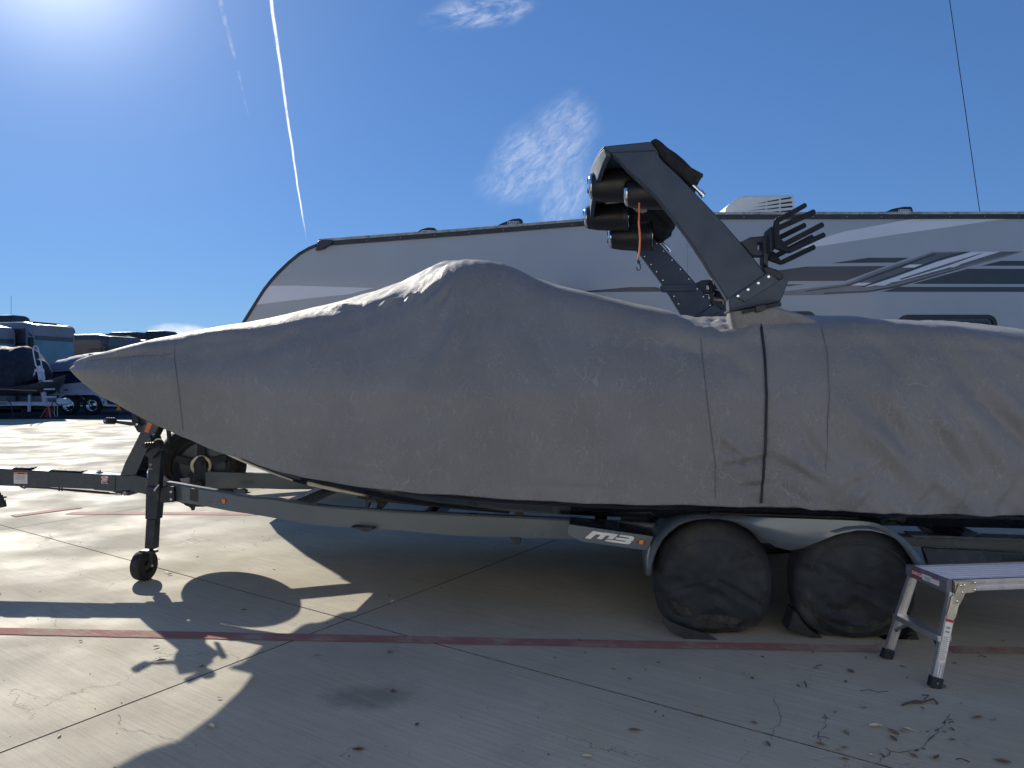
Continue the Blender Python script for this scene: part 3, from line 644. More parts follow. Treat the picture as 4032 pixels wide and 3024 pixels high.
zcT = sorted(solve(x, y + interp(DROP, x), wcr) for x, y in TOP)
ztT += [(2.0, ztT[-1][1] - .10), (2.35, ztT[-1][1] - .35)]; zcT += [(2.0, zcT[-1][1] - .12), (2.35, zcT[-1][1] - .40)]
UB = ztT[0][0]; UE = 2.38
ZG = [(-4.8, 1.58), (-4.3, 1.55), (-3, 1.50), (-1, 1.46), (2.4, 1.44)]
def section(u):
    zb, zt, zc = sinterp(zbT, u), sinterp(ztT, u), sinterp(zcT, u); b, bb, w_ = bw(u), bbot(u), wcr(u)
    zg = min(interp(ZG, u), zb + (zc - zb) * .72); w_ = min(w_, b * .93)
    sag = -.015 * interp([(-4.8, 0), (-3.5, .8), (-2, 1), (-.8, 1), (0, -1.5), (2.4, -2)], u)
    kf = interp([(-4.4, 0), (-2.6, 1)], u); bb = lerp(bb, b, kf); bg = lerp(b, b*.965, kf)
    pts = [(-bb, zb), (-lerp(bb, lerp(b, b*.995, kf), .55), lerp(zb, zg, .33)), (-lerp(bb, lerp(b, b*.985, kf), .92), lerp(zb, zg, .72)), (-bg, zg), (-lerp(bg, w_, .40), lerp(zg, zc, .50) + sag), (-w_, zc), (-w_*.5, lerp(zc, zt, .62)), (0, zt)]
    return pts
def smooth_poly(pts, n):
    out_ = []
    for i in range(len(pts) - 1):
        p0 = pts[max(i-1, 0)]; p1 = pts[i]; p2 = pts[i+1]; p3 = pts[min(i+2, len(pts)-1)]
        for k in range(n):
            t = k / n; out_.append(tuple(.5*((2*p1[q]) + (-p0[q]+p2[q])*t + (2*p0[q]-5*p1[q]+4*p2[q]-p3[q])*t*t + (-p0[q]+3*p1[q]-3*p2[q]+p3[q])*t**3) for q in (0, 1)))
    out_.append(pts[-1]); return out_
def gauss(x, c, s_): return math.exp(-((x-c)/s_)**2)
U_TW = toL(atV(*D(1600, 700), -1.05))[0]
CREASES = []
for x0, y0, x1, y1, w_, dp in ((1548, 955, 1600, 990, .022, .022), (1560, 1004, 1648, 985, .018, .022), (1662, 985, 1765, 1045, .024, .030), (1590, 1048, 1648, 1036, .016, .018), (1700, 890, 1765, 1000, .035, .022),
        (1662, 1040, 1740, 1085, .022, .022), (1850, 830, 1965, 1010, .045, .036), (1935, 850, 2065, 1020, .04, .032), (2030, 890, 2130, 1030, .04, .034), (2100, 860, 2210, 980, .045, .034), (1800, 1055, 1900, 1005, .028, .024),
        (1830, 1096, 1872, 1040, .022, .024), (1945, 1100, 1990, 1046, .022, .026), (2040, 1104, 2075, 1050, .022, .024), (2120, 1106, 2170, 1030, .03, .028), (1790, 760, 1850, 900, .05, .020), (1880, 740, 1990, 880, .05, .020), (2010, 730, 2120, 880, .05, .022),
        (1560, 760, 1640, 830, .04, .012), (1440, 740, 1530, 770, .05, .014), (1000, 600, 1040, 860, .05, .010), (985, 600, 900, 820, .05, .010), (1080, 620, 1230, 860, .06, .008), (700, 690, 560, 760, .05, .010), (840, 660, 640, 740, .05, .010),
        (851, 642, 879, 621, .012, -.022), (786, 655, 833, 634, .012, -.022), (690, 664, 740, 656, .012, -.018), (940, 600, 900, 640, .02, .02), (960, 605, 938, 650, .02, .016), (400, 745, 520, 730, .03, .010), (205, 775, 300, 760, .02, .010),
        (1130, 1040, 1350, 1052, .015, .006), (620, 985, 900, 1030, .02, .006)):
    a_ = toL(atV(*D(x0, y0), -1.2 if x0 > 700 else -.95)); b_ = toL(atV(*D(x1, y1), -1.2 if x1 > 700 else -.95)); CREASES.append((a_[0], a_[2], b_[0], b_[2], w_, dp))
def crease(u, z):
    d = 0
    for u0, z0, u1, z1, w_, dp in CREASES:
        if u0 > .05: dp *= .62
        if u < min(u0, u1) - .25 or u > max(u0, u1) + .25: continue
        du, dz = u1-u0, z1-z0; q = ((u-u0)*du + (z-z0)*dz)/(du*du+dz*dz); qc = max(0, min(1, q)); px_, pz_ = u0+du*qc, z0+dz*qc
        s_ = (u-px_)*(-dz) + (z-pz_)*du; r_ = math.hypot(u-px_, z-pz_); r_ += .25*w_*noise.noise(V((u*20, z*20, 3)))
        env = .35 + .65*math.sin(math.pi*max(.02, min(.98, q)))
        d -= dp*env*math.exp(-(r_/w_)**2) - dp*.75*env*math.exp(-((r_ - 1.9*w_)/(1.2*w_))**2)*(1 if s_ > 0 else .3)
    return d
def wrinkle(u, v, z, t):
    """outward displacement: soft folds, hem ripples, gathered cloth by the tower and windscreen"""
    d = .010 * noise.noise(V((u*1.6, z*1.1, v))) + .005 * noise.noise(V((u*4 + z*1.5, z*2.0, 5)))
    d += crease(u, z)
    aft = max(0, min(1, (u - .1) / .5)); fw = max(0, min(1, (-.5 - u) / 1.0))
    dg1 = noise.noise(V(((u + z*1.3)*3.2, (z - u*.6)*1.2, 2)))
    rg = 1 - 2*abs(noise.noise(V(((u + z*1.1)*2.6, (z - u*.5)*.9, 12)))); rg2 = 1 - 2*abs(noise.noise(V(((u*1.0 + z*.75)*4.6, (z - u*.3)*1.3, 21))))
    low = max(0, 1 - t/.45)
    d += aft * (.022*dg1 + .044*rg*(.35 + low) + .022*rg2*(.3 + low))
    d += (1-aft) * .009 * (1 - 2*abs(noise.noise(V(((u - .25*z)*2.0, z*.5, 31)))))
    ap = gauss(u, -2.0, .5); d += ap * .006 * noise.noise(V(((u + 2.0)/(max(.25, 2.5 - z))*5, 3, 3)))
    hem = max(0, 1 - t / .10)
    d += hem * (.010 * noise.noise(V((u*9, 0, 1))) + (.055 * aft + .005) * noise.noise(V((u*5.5, 0, 4))))
    d += max(0, 1 - t/.3) * .035 * gauss(u, -.05, .40) * noise.noise(V((u*7 + z*6, z*3, 3)))
    return d
def fork(u, v): return .42 * (1 - min(1, abs(v)/.62)**4) * math.exp(-max(0, u - UB) / .35)
cv_ = MB(); rows = []; NU = 620
us = [UB + (UE - UB) * (k / NU) ** 1.0 for k in range(NU + 1)]
us = [UB, UB + .004, UB + .010, UB + .018] + us[2:]
for iu, u in enumerate(us):
    s_ = smooth_poly(section(u), 13); half = []
    n = len(s_)
    for k, (v, z) in enumerate(s_):
        t = k / (n - 1)
        a = s_[max(k-1, 0)]; b = s_[min(k+1, n-1)]; tx, tz = b[0]-a[0], b[1]-a[1]; ln = math.hypot(tx, tz) or 1
        nx, nz_ = -tz/ln, tx/ln
        for side in (0, 1):
            pass
        half.append((v, z, nx, nz_, t))
    row = []
    nosef = min(1, max(0, (u - UB) / .25)); ends = min(1, max(0, (UE - u) / .3))
    taper = lerp(.86, 1, math.sqrt(max(0, 1 - (1 - min(1, (u - UB) / .08))**2))) if u < UB + .08 else 1.0
    for (v, z, nx, nz_, t) in half:
        d = wrinkle(u, v, z, t) * nosef
        lump = 0
        if -w_ if False else (t > .66):
            q = (t - .66) / .34
            x_ = u
            lump += .016 * gauss(x_, -2.15, .32) * noise.noise(V((x_*9, v*7, 1))) * (1 - .3*q)
            lump += .03 * gauss(x_, U_TW, .25) * noise.noise(V((x_*16, v*14, 2)))
            lump += .007 * noise.noise(V((x_*2.2, v*12, 7)))
        uu = u + fork(u, v)
        hemz = max(0, 1 - t/.08) * (.010*noise.noise(V((u*3.3, 2, 2))) + (.016 if u > .1 else .004)*abs(noise.noise(V((u*8, 5, 5)))))
        row.append(L(uu, (v*taper) + nx * d * 1.0, z + nz_ * d + lump + hemz))
    mir = []
    for (v, z, nx, nz_, t) in half[:-1][::-1]:
        d = wrinkle(u + 50, v, z, t) * nosef
        mir.append(L(u + fork(u, v), (-v*taper) - nx * d, z + nz_ * d))
    rows.append(row + mir)
# bow: collapse the first ring towards the tip; stern: close
cv_.loft(rows, False, False)
n0 = len(rows[0]); 
cv_.f.append(tuple(len(rows) * n0 - n0 + i for i in range(n0)))
cov_root = thing('boat_cover', tuple(L(-1, 0, 0)), 'fitted grey canvas cover stretched over the boat from bow tip to stern', 'boat cover')
cov = cv_.build('canvas', 'cover_canvas', cov_root, angle=60)
so = cov.modifiers.new('solid', 'SOLIDIFY'); so.thickness = .004; so.offset = 1
# seams and piping laid over the side of the cover: found by casting on the canvas sections
def side_pt(px, py, out_=.004):
    """point on the near side of the cover seen at disp pixel"""
    u, v = 0.0, -1.2
    for _ in range(30):
        p = atV(*D(px, py), v); u = toL(p)[0]; s_ = smooth_poly(section(max(UB+.02, min(UE, u))), 7)
        z = p.z; vv = s_[0][0]
        for a, b in zip(s_, s_[1:]):
            if (a[1] - z) * (b[1] - z) <= 0 and a[1] != b[1]:
                vv = a[0] + (b[0]-a[0]) * (z-a[1])/(b[1]-a[1]); break
        else: vv = s_[0][0] if z < s_[0][1] else s_[-1][0]
        v = lerp(v, vv, .5)
    t_ = .3
    return L(u, v + wrinkle(u, v, z, t_) * -1 - out_, z)
def seam(name, pts, r, mat, n=40, out_=.003, lab=None):
    P_ = []
    for a, b in zip(pts, pts[1:]):
        k = max(2, int(math.hypot(b[0]-a[0], b[1]-a[1]) / 9)); P_ += [side_pt(lerp(a[0], b[0], q/k), lerp(a[1], b[1], q/k), out_) for q in range(k)]
    P_.append(side_pt(*pts[-1], out_)); m_ = MB(); m_.tube(P_, r, 6); return m_.build(name, mat, cov_root, label=lab)
seam('piping', [(1641, 690), (1650, 760), (1655, 850), (1653, 950), (1648, 1020), (1643, 1086)], .008, 'piping', lab='dark piping running down from the strap buckle', out_=.012)
for q in ([(383, 730), (378, 765), (382, 800), (390, 860), (398, 931)], [(195, 779), (260, 772), (370, 766)], [(1512, 722), (1520, 800), (1532, 900), (1545, 1000), (1545, 1086)], [(1772, 705), (1785, 760), (1788, 860), (1782, 1000), (1770, 1092)]):
    seam('seam', q, .0018, 'seam_thread', out_=.008)
# canvas boot rising round the near tower leg
TV = -1.05
def c3v(x, y, v=TV): return toL(atV(*C3(x, y), v))
ringsS = []
for (xl, yl, xr, yr, va, vb) in ((1358, 1462, 1764, 1425, .085, .085), (1362, 1500, 1790, 1437, .088, .12), (1376, 1560, 1880, 1460, .080, .2), (1398, 1620, 2010, 1505, .062, .28), (1410, 1700, 2150, 1600, .025, .30), (1440, 1800, 2150, 1740, -.03, .28)):
    ul, _, zl = c3v(xl, yl, TV - va); ur, _, zr = c3v(xr, yr, TV - va); ring = []
    N_ = 48
    for k in range(N_):
        a = 2*math.pi*k/N_; cx_, cy_ = math.cos(a), math.sin(a); e = .45
        X_ = math.copysign(abs(cx_)**e, cx_); Y_ = math.copysign(abs(cy_)**e, cy_); f_ = (X_ + 1) / 2
        vv = TV + Y_ * (va if Y_ < 0 else vb); ring.append(L(lerp(ul, ur, f_) + .004*noise.noise(V((k, yl*.01, 0))), vv + .006*noise.noise(V((k*.5, yl*.05, 3))), lerp(zl, zr, f_)))
    ringsS.append(ring)
sl = MB(); sl.loft(ringsS, True, False); sl.build('leg_sleeve', 'cover_canvas', cov_root, angle=60)
# strap and buckle
def obox(mapf, pts, v0, v1): return MB().prism(vpoly(mapf, pts, v0), ev * (v1 - v0))
obox(C3, [(1350, 1446), (1756, 1366), (1757, 1378), (1352, 1460)], TV - .095, TV + .09).build('binding', 'piping', cov_root)
obox(C3, [(1450, 1446), (1500, 1440), (1760, 1386), (1765, 1418), (1620, 1442), (1455, 1482)], TV - .105, TV - .098).build('strap', 'webbing', cov_root, bevel=.002)
bk = obox(C3, [(1556, 1418), (1592, 1412), (1640, 1404), (1646, 1440), (1600, 1462), (1562, 1470)], TV - .118, TV - .098).build('buckle', 'black_plastic', cov_root, bevel=.004)

# hull
ZK = [(-4.78, 1.57), (-4.6, 1.48), (-4.3, 1.25), (-4.0, 1.05), (-3.6, .88), (-3.25, .73), (-3.0, .645), (-2.8, .605), (-2.2, .54), (-1.5, .50), (0, .47), (2.3, .45)]
hr = []
for k in range(60):
    u = UB + .12 + (2.3 - UB - .12) * k / 59; zb = sinterp(zbT, u) + .06; zk = min(sinterp(ZK, u), zb - .02); b = bbot(u) - .03
    hw = .5 * (zb - zk)
    half = [(-b * .99, zb + .12), (-b * .985, zb), (-b * .93, zb - (zb - zk) * .30), (-b * .80, zb - (zb - zk) * .52), (-b * .76, zb - (zb-zk)*.51), (-b * .42, zk + (zb - zk) * .24), (-b*.39, zk + (zb-zk)*.25), (-.03, zk), ]
    hr.append([L(u + fork(u, v), v, z) for v, z in half] + [L(u + fork(u, v), -v, z) for v, z in half[::-1]])
hl = MB(); hl.loft(hr, True, True); hull = hl.build('hull', 'hull_gel', bt, angle=30)
rb = MB(); rp = [L(u, -(bbot(u) - .055), sinterp(zbT, u) + .0) for u in [-3.4 + .1*k for k in range(57)]]; rb.tube(rp, .022, 8); rb.build('rub_rail', 'black_plastic', bt)

# tower
LEG = [(410, 200), (470, 250), (545, 335), (620, 405), (700, 480), (770, 545), (830, 620), (900, 710), (960, 790), (1030, 885), (1090, 975), (1150, 1065), (1200, 1150), (1270, 1260), (1343, 1380), (1650, 1168), (1570, 1070), (1500, 980), (1400, 865), (1300, 752), (1200, 645), (1100, 540), (1020, 455), (950, 380), (890, 325), (840, 282), (800, 235), (770, 182)]
FOOT = [(1343, 1362), (1400, 1318), (1650, 1160), (1780, 1186), (1822, 1210), (1795, 1290), (1755, 1385), (1640, 1420), (1500, 1450), (1357, 1478)]
PAD = [(1618, 1112), (1650, 1102), (1735, 1130), (1785, 1175), (1780, 1200), (1748, 1216), (1640, 1166)]
PLATE = [(1395, 1338), (1640, 1163), (1668, 1158), (1745, 1217), (1480, 1388)]
FARV = 1.06; SH = [0.0, 0.0]
def legs(dv, far):
    def q(pts, v): return [p + ev * dv for p in vpoly(C3, pts, v)]
    m_ = MB(); m_.prism(q(LEG, TV), ev * .085); lo = m_.build('tower_leg', 'tower_paint', bt, bevel=.008, seg=2)
    m_ = MB(); m_.prism(q(FOOT, TV - .012), ev * .115); fo = m_.build('foot_bracket', 'tower_paint', bt, bevel=.006)
    m_ = MB(); m_.prism(q(PLATE, TV - .024), ev * .012); m_.build('bracket_plate', 'tower_paint', fo, bevel=.003)
    m_ = MB(); m_.prism(q(PAD, TV - .02), ev * .12); m_.build('hinge_pad', 'frame_matte', bt, bevel=.012, seg=3)
    if not far:
        for x_, y_ in ((1419, 1339), (1499, 1288), (1580, 1237), (1661, 1186)):
            c = atV(*C3(x_, y_), TV - .024); MB().lathe(c, -ev, [(0, .010), (.003, .010), (.006, .007), (.006, .004), (.003, .003)], 16).build('bolt', 'chrome', fo)
    else:
        k = 0
        for a, b in (((1290, 980), (1300, 1340)),):
            pass
        for i in range(8):
            t = .40 + i * .075
            for side, f_ in ((0, .10), (1, .90)):
                l0 = LEG[min(14, int(t*14))]; idx = 15 + int((1-t)*12); r0 = LEG[min(idx, 27)]
                pt = (lerp(l0[0], r0[0], f_), lerp(l0[1], r0[1], f_)); c = atV(*C3(*pt), TV) + ev * (dv - .001)
                MB().lathe(c, -ev, [(0, .006), (.003, .005), (.004, .001)], 10).build('bolt', 'chrome', lo)
    return lo
legs(0, False); legs(2.02, True)
# crossbar: swept box from near leg head to far leg head, bowed forward
top_prof = [(355, 152), (725, 114), (772, 184), (410, 204)]
ptsn = [toL(p) for p in vpoly(C3, top_prof, TV)]
cr_ = []
for k in range(25):
    t = k / 24; v = TV + .0 + t * (2.02 + .085); bow = -.10 * math.sin(math.pi * t) ** .8; rise = .03 * math.sin(math.pi * t)
    thk = lerp(1, 1.35, math.sin(math.pi * t))
    r_ = []
    zc_ = ptsn[1][2]
    for (u, _, z) in ptsn: r_.append(L(u + bow, v, zc_ + (z - zc_) * thk + rise))
    cr_.append(r_)
mm = MB(); mm.loft(cr_); mm.build('tower_crossbar', 'tower_paint', bt, bevel=.006)
# forward lip under the crossbar where the speakers hang
lip = []
a0 = toL(atV(*C3(352, 158), TV)); 
for k in range(25):
    t = k/24; v = TV + .02 + t*2.05; bow = -.10 * math.sin(math.pi*t)**.8; rise = .03*math.sin(math.pi*t)
    dz = .05 + .17 * math.sin(math.pi * t)
    lip.append([L(a0[0]+bow+.005, v, a0[2]+rise-.004), L(a0[0]+bow+.03, v, a0[2]+rise-.004), L(a0[0]+bow+.05, v, a0[2]+rise-dz), L(a0[0]+bow+.02, v, a0[2]+rise-dz)])
MB().loft(lip).build('crossbar_lip', 'tower_paint', bt, bevel=.004)
# speakers
def speaker(cx_, cy_, xr, Y, r, cut=None):
    c0 = atY(*C3(cx_, cy_), Y); ax = (eu * .985 - ev * .10).normalized(); ln = r * 3.0
    m_ = MB(); m_.lathe(c0, ax, [(0, r*.70), (.012, r*.78), (ln*.25, r*.90), (ln*.55, r*.985), (ln*.80, r), (ln*.9, r*.985)], 40)
    so_ = m_.build('speaker', 'black_plastic', bt)
    MB().lathe(c0, -ax, [(-.012, r*.75), (0, r*.74), (.012, r*.66), (.02, r*.45), (.024, r*.2), (.025, 0)], 32).build('end_cap', 'chrome', so_)
    e = MB()
    for k in range(3):
        a = 2*math.pi*k/3 + .6; x = V((0,0,1)); y = ax.cross(x).normalized()
        d = x*math.cos(a) + y*math.sin(a); e.box(c0 - ax*.024 + d*r*.3, (r*.26, r*.16, .006), (d, d.cross(ax), ax))
    e.build('cap_slot', 'slot', so_)
    MB().lathe(c0 + ax*ln*.9, ax, [(-.02, r*1.0), (-.02, r*1.02), (.012, r*1.03), (.02, r*.98), (.02, r*.93)], 40, False).build('trim_ring', 'dark_alloy', so_)
    MB().lathe(c0 + ax*ln*.9, ax, [(.018, r*.97), (.022, r*.95), (.022, r*.9)], 40, False).build('chrome_ring', 'chrome', so_)
    MB().lathe(c0 + ax*ln*.9, ax, [(.0, r*.93), (.01, r*.5), (.014, 0)], 32, False).build('grille', 'slot', so_)
    MB().tube([c0 + ax*ln*.55 + ez*r*.7, c0 + ax*ln*.55 + ez*(r*1.45)], .03, 12).build('clamp', 'frame_matte', so_)
    return so_
speaker(262, 470, 0, 5.15, .118); speaker(540, 528, 0, 4.98, .112); speaker(222, 716, 0, 5.95, .112); speaker(414, 876, 0, 6.05, .112)
def bracket(pts, Y, th=.03): MB().prism(ypoly(C3, pts, Y), (0, th, 0)).build('speaker_bracket', 'zinc_plate', bt, bevel=.003)
bracket([(438, 276), (545, 292), (560, 325), (438, 330)], 5.2); bracket([(368, 582), (480, 576), (482, 596), (370, 606)], 5.7)
xb = MB(); xb.tube([atY(*C3(560, 330), 5.05), atY(*C3(470, 560), 5.9), atY(*C3(600, 700), 6.1)], .03, 12); xb.build('speaker_bar', 'frame_matte', bt)
# folded bimini in a black boot across the tower
SLV = [(722, 112), (742, 100), (762, 93), (800, 112), (860, 165), (925, 215), (990, 265), (1050, 312), (1105, 345), (1146, 366), (1142, 392), (1110, 405), (1062, 445), (1042, 448), (985, 405), (900, 335), (830, 262), (790, 205), (772, 182)]
sp_ = [toL(p) for p in vpoly(C3, SLV, TV + .0)]; cu_ = sum(p[0] for p in sp_)/len(sp_); cz_ = sum(p[2] for p in sp_)/len(sp_); rr_ = []
NB = 70
for k in range(NB + 1):
    t = k/NB; v = TV - .02 + 2.14*t; sc_ = 1 if 0 < k < NB else .55
    rr_.append([L(cu_ + (u-cu_)*sc_ + .012*noise.noise(V((v*6, z*5, u*5))), v, cz_ + (z-cz_)*sc_ + .016*noise.noise(V((v*7, u*9, z*3)))) for u, _, z in sp_])
bs_ = thing('bimini_boot', tuple(L(cu_, 0, 0)), 'black zipped fabric boot holding the folded bimini top behind the tower arch', 'boat cover')
bo = MB().loft(rr_).build('fabric_boot', 'sleeve_black', bs_, angle=70)
MB().tube([atV(*C3(1096, 408), TV - .03), atV(*C3(1102, 440), TV - .03)], .006, 8).build('zip_pull', 'black_plastic', bs_)
for dv in (0, 2.02):
    q = MB(); q.tube([atV(*C3(1040, 440), TV + .03) + ev*dv, atV(*C3(1135, 530), TV + .03) + ev*dv], .013, 12); q.tube([atV(*C3(1120, 515), TV+.03) + ev*dv, atV(*C3(1150, 545), TV+.03) + ev*dv], .017, 12); q.tube([atV(*C3(1146, 520), TV+.03) + ev*dv, atV(*C3(1140, 560), TV+.03) + ev*dv], .012, 10)
    q.build('support_strut', 'chrome', bt)
# board racks
def tine(m_, mapf, a, b, wpx, v, th):
    A, B = V((a[0], a[1])), V((b[0], b[1])); d = (B - A).normalized(); n = V((-d.y, d.x)) * wpx*.70
    pts = [A - n, B - n - d*14, B - n*.3, B + n*.3, B + n - d*14, A + n]
    m_.prism([atV(*mapf(p.x, p.y), v) for p in pts], ev*th)
def rack(dv, du=0.0, dz=0.0, mirror=1):
    v1, v2 = TV - .16, TV + .02
    r_ = bt
    f1 = MB()
    for a, b, w_ in (((770, 480), (1230, 225), 55), ((770, 610), (1375, 335), 62), ((880, 870), (1510, 545), 62), ((960, 975), (1535, 712), 60)): tine(f1, CK, a, b, w_, v1, .03)
    f1.prism(vpoly(CK, [(690, 600), (712, 480), (745, 435), (800, 440), (790, 500), (782, 560), (800, 600), (784, 700), (800, 780), (850, 825), (910, 880), (935, 930), (1010, 1000), (960, 1018), (880, 998), (715, 938)], v1 - .001), ev*.032)
    f2 = MB()
    for a, b, w_ in (((790, 765), (1222, 552), 58), ((740, 1060), (1345, 745), 60), ((840, 1165), (1375, 912), 58)): tine(f2, CK, a, b, w_, v2, .03)
    f2.prism(vpoly(CK, [(640, 1010), (690, 995), (740, 1028), (800, 1050), (772, 1092), (800, 1130), (880, 1160), (870, 1190), (820, 1207), (600, 1130)], v2 - .001), ev*.032)
    bb_ = MB(); bb_.prism(vpoly(CK, [(628, 600), (660, 585), (695, 605), (712, 760), (712, 940), (680, 1000), (635, 1015), (620, 800)], TV - .10), ev*.16)
    ar = MB(); ar.prism(vpoly(CK, [(225, 805), (310, 760), (560, 738), (565, 850), (430, 858), (425, 975), (550, 980), (560, 1060), (350, 1068), (300, 1010), (150, 835)], TV - .01), ev*.09)
    ar.prism(vpoly(CK, [(515, 860), (600, 660), (625, 660), (640, 1020), (600, 1100), (605, 1245), (575, 1235), (530, 1180), (530, 1060)], TV - .03), ev*.12)
    sh = eu*du + ev*dv + ez*dz
    for m_ in (f1, f2, bb_, ar): m_.v = [p + sh for p in m_.v]
    ro = ar.build('board_rack', 'frame_matte', bt, bevel=.006)
    bb_.build('rack_hub', 'frame_matte', ro, bevel=.02, seg=3); f1.build('rack_fork', 'rack_black', ro, bevel=.003); f2.build('rack_fork', 'rack_black', ro, bevel=.003)
rack(0); rack(2.02 + .05)
ab = MB(); ab.prism(vpoly(C3, [(800, 1262), (820, 1245), (1080, 1245), (1080, 1298), (830, 1305), (805, 1290)], .95), ev*.06); ab.build('rack_arm', 'tower_paint', bt, bevel=.005)
# bungee
bg_ = thing('bungee_cord', tuple(atY(*C3(640, 800), 4.9)), 'orange bungee cord with black hook dangling from the speakers', 'bungee cord')
bp_ = [(637, 600), (636, 680), (634, 760), (640, 820), (644, 880), (642, 940), (638, 990), (632, 1030)]
MB().tube([atY(*C3(*p), 4.83) for p in bp_], .0058, 8).build('cord', 'bungee', bg_)
hk = [(632, 1030), (624, 1050), (624, 1075), (640, 1080), (644, 1060), (634, 1055), (630, 1078), (644, 1090), (646, 1120), (636, 1132), (624, 1132), (616, 1122), (618, 1110)]
MB().tube([atY(*C3(*p), 4.83) for p in hk], .0045, 8).build('hook', 'print_black', bg_)

# ------------------------------------------------------------------ boat trailer
tr = thing('boat_trailer', tuple(L(0, 0, 0)), 'dark blue grey tandem axle boat trailer carrying the covered boat', 'boat trailer')
RV_ = [(-4.55, .20), (-4.2, .30), (-3.6, .52), (-3.0, .72), (-2.3, .88), (-1.6, .95), (3.2, .95)]
def rv(u): return sinterp(RV_, u)
rt = [(362, 1041), (400, 1045), (450, 1053)] ; rtp = [C2(1460, 660), C2(1700, 702), C2(2000, 752), C2(2212, 790)] + [C4(*p) for p in ((200, 338), (350, 360), (500, 380), (700, 396), (900, 409), (1150, 420), (1400, 431), (1900, 456), (2180, 470))] + [CB(860, 478), CB(1500, 496), CB(2200, 526)]
rbp = [C2(1510, 826), C2(1800, 872), C2(2212, 942)] + [C4(*p) for p in ((0, 405), (230, 441), (480, 481), (650, 492), (830, 502), (1150, 530), (1500, 543), (1740, 548))] + [CB(1000, 610), CB(2200, 690)]
def solve2(p, vf):
    v = -vf(-2)
    for _ in range(12): q = atV(*p, v); u = toL(q)[0]; v = -vf(u)
    return u, q.z
rtT = sorted(solve2(p, rv) for p in rtp); rbT = sorted(solve2(p, rv) for p in rbp)
U0 = rtT[0][0]
for side in (-1, 1):
    rings_ = []
    for k in range(90):
        u = U0 - .02 + (2.9 - U0) * k / 89; zt, zb = sinterp(rtT, u), sinterp(rbT, u); v0 = side * rv(u); v1 = side * (rv(u) - .06)
        rings_.append([L(u, v0, zb), L(u, v0, zt - .012), L(u, v0 - side*.010, zt), L(u, v1, zt), L(u, v1, zb)])
    MB().loft(rings_).build('frame_rail', 'rail_paint', tr, angle=35, bevel=0)
for u in (-3.1, -2.05, -.9, .35, 1.3, 2.6):
    zz = sinterp(rbT, u) + .05; MB().box(L(u, 0, zz), (.08, 2*rv(u) - .13, .08), (eu, ev, ez)).build('cross_member', 'frame_paint', tr, bevel=.004)
# hanging brackets under rail
obox(C4, [(625, 488), (740, 492), (735, 505), (715, 512), (690, 510)], -.93, -.82).build('frame_gusset', 'frame_matte', tr); obox(C4, [(1435, 538), (1495, 540), (1490, 580), (1475, 580)], -.95, -.85).build('frame_gusset', 'frame_matte', tr)
# tongue
def tb(pts, v0, v1, name, mat='frame_paint', bev=.004, par=None): return obox(C2, pts, v0, v1).build(name, mat, par or tr, bevel=bev)
tb([(-260, 522), (0, 541), (1040, 600), (1130, 606), (1130, 732), (1000, 738), (840, 722), (0, 690), (-260, 678)], -.055, .055, 'tongue')
tb([(1126, 603), (1185, 600), (1290, 628), (1460, 660), (1510, 690), (1510, 800), (1270, 768), (1126, 735)], -.10, .10, 'tongue_throat')
tb([(812, 592), (1000, 602), (1000, 744), (815, 728)], -.062, .062, 'hinge_sleeve')
cplr = MB(); c_ = atV(*C2(-300, 600), 0); cplr.box(c_ - eu*.1, (.35, .11, .12), (eu, ev, ez)); cplr.lathe(c_ - eu*.26 - ez*.1, ez, [(0, .05), (.03, .06), (.1, .055), (.12, .02)], 20); cplr.build('coupler', 'frame_matte', tr, bevel=.004)
tb([(95, 548), (122, 532), (258, 537), (240, 551)], -.05, .05, 'step_pad', 'rubber', .003); tb([(415, 568), (440, 552), (700, 565), (690, 573)], -.05, .05, 'step_pad', 'rubber', .003)
hp = MB(); hp.lathe(atV(*C2(865, 583), 0), ez, [(0, .02), (.01, .022), (.014, .012), (.025, .012)], 14); hp.box(atV(*C2(865, 579), 0), (.05, .03, .008), (eu, ev, ez)); hp.build('hinge_pin', 'chrome', tr)
def sticker(mapf, x0, y0, x1, y1, v, name, mat, par=None):
    return obox(mapf, [(x0, y0), (x1, y0+2), (x1, y1+2), (x0, y1)], v, v + .001).build(name, mat, par or tr, smooth=False)
tongs = [o for o in bpy.data.objects if o.name == 'tongue'][0]; slv = [o for o in bpy.data.objects if o.name == 'hinge_sleeve'][0]
sticker(C2, 120, 574, 238, 672, -.0570, 'warning_label', 'white_print', tongs); sticker(C2, 121, 575, 237, 592, -.0582, 'label_band', 'decal_orange', tongs)
text('WARNING', 'label_text', 'print_black', tongs, atV(*C2(155, 590), -.0590), eu, ez, .0085, bold=.01)
for k in range(9):
    sticker(C2, 130, 600 + k*4.6, 228 - (k*37 % 23), 601.6 + k*4.6, -.0582, 'label_line', 'print_grey', tongs)
for k in range(4):
    MB().lathe(atV(*C2(142 + k*25, 655), -.058), ev, [(0, .0085), (-.0006, .0085), (-.0006, .0070), (0, .0070)], 14, False).build('label_icon', 'print_grey', tongs)
sticker(C2, 879, 605, 944, 673, -.0635, 'number_label', 'decal_red', slv); sticker(C2, 883, 608, 941, 624, -.0646, 'label_band', 'white_print', slv); sticker(C2, 890, 628, 934, 638, -.0646, 'label_band', 'white_print', slv); sticker(C2, 883, 642, 941, 671, -.0646, 'label_band', 'white_print', slv)
text('16638', 'label_number', 'print_black', slv, atV(*C2(886, 669), -.0655), eu, ez, .0205, bold=.012, sx_=.75)
text('Trailer', 'label_text', 'print_grey', slv, atV(*C2(888, 620), -.0655), eu, ez, .008)
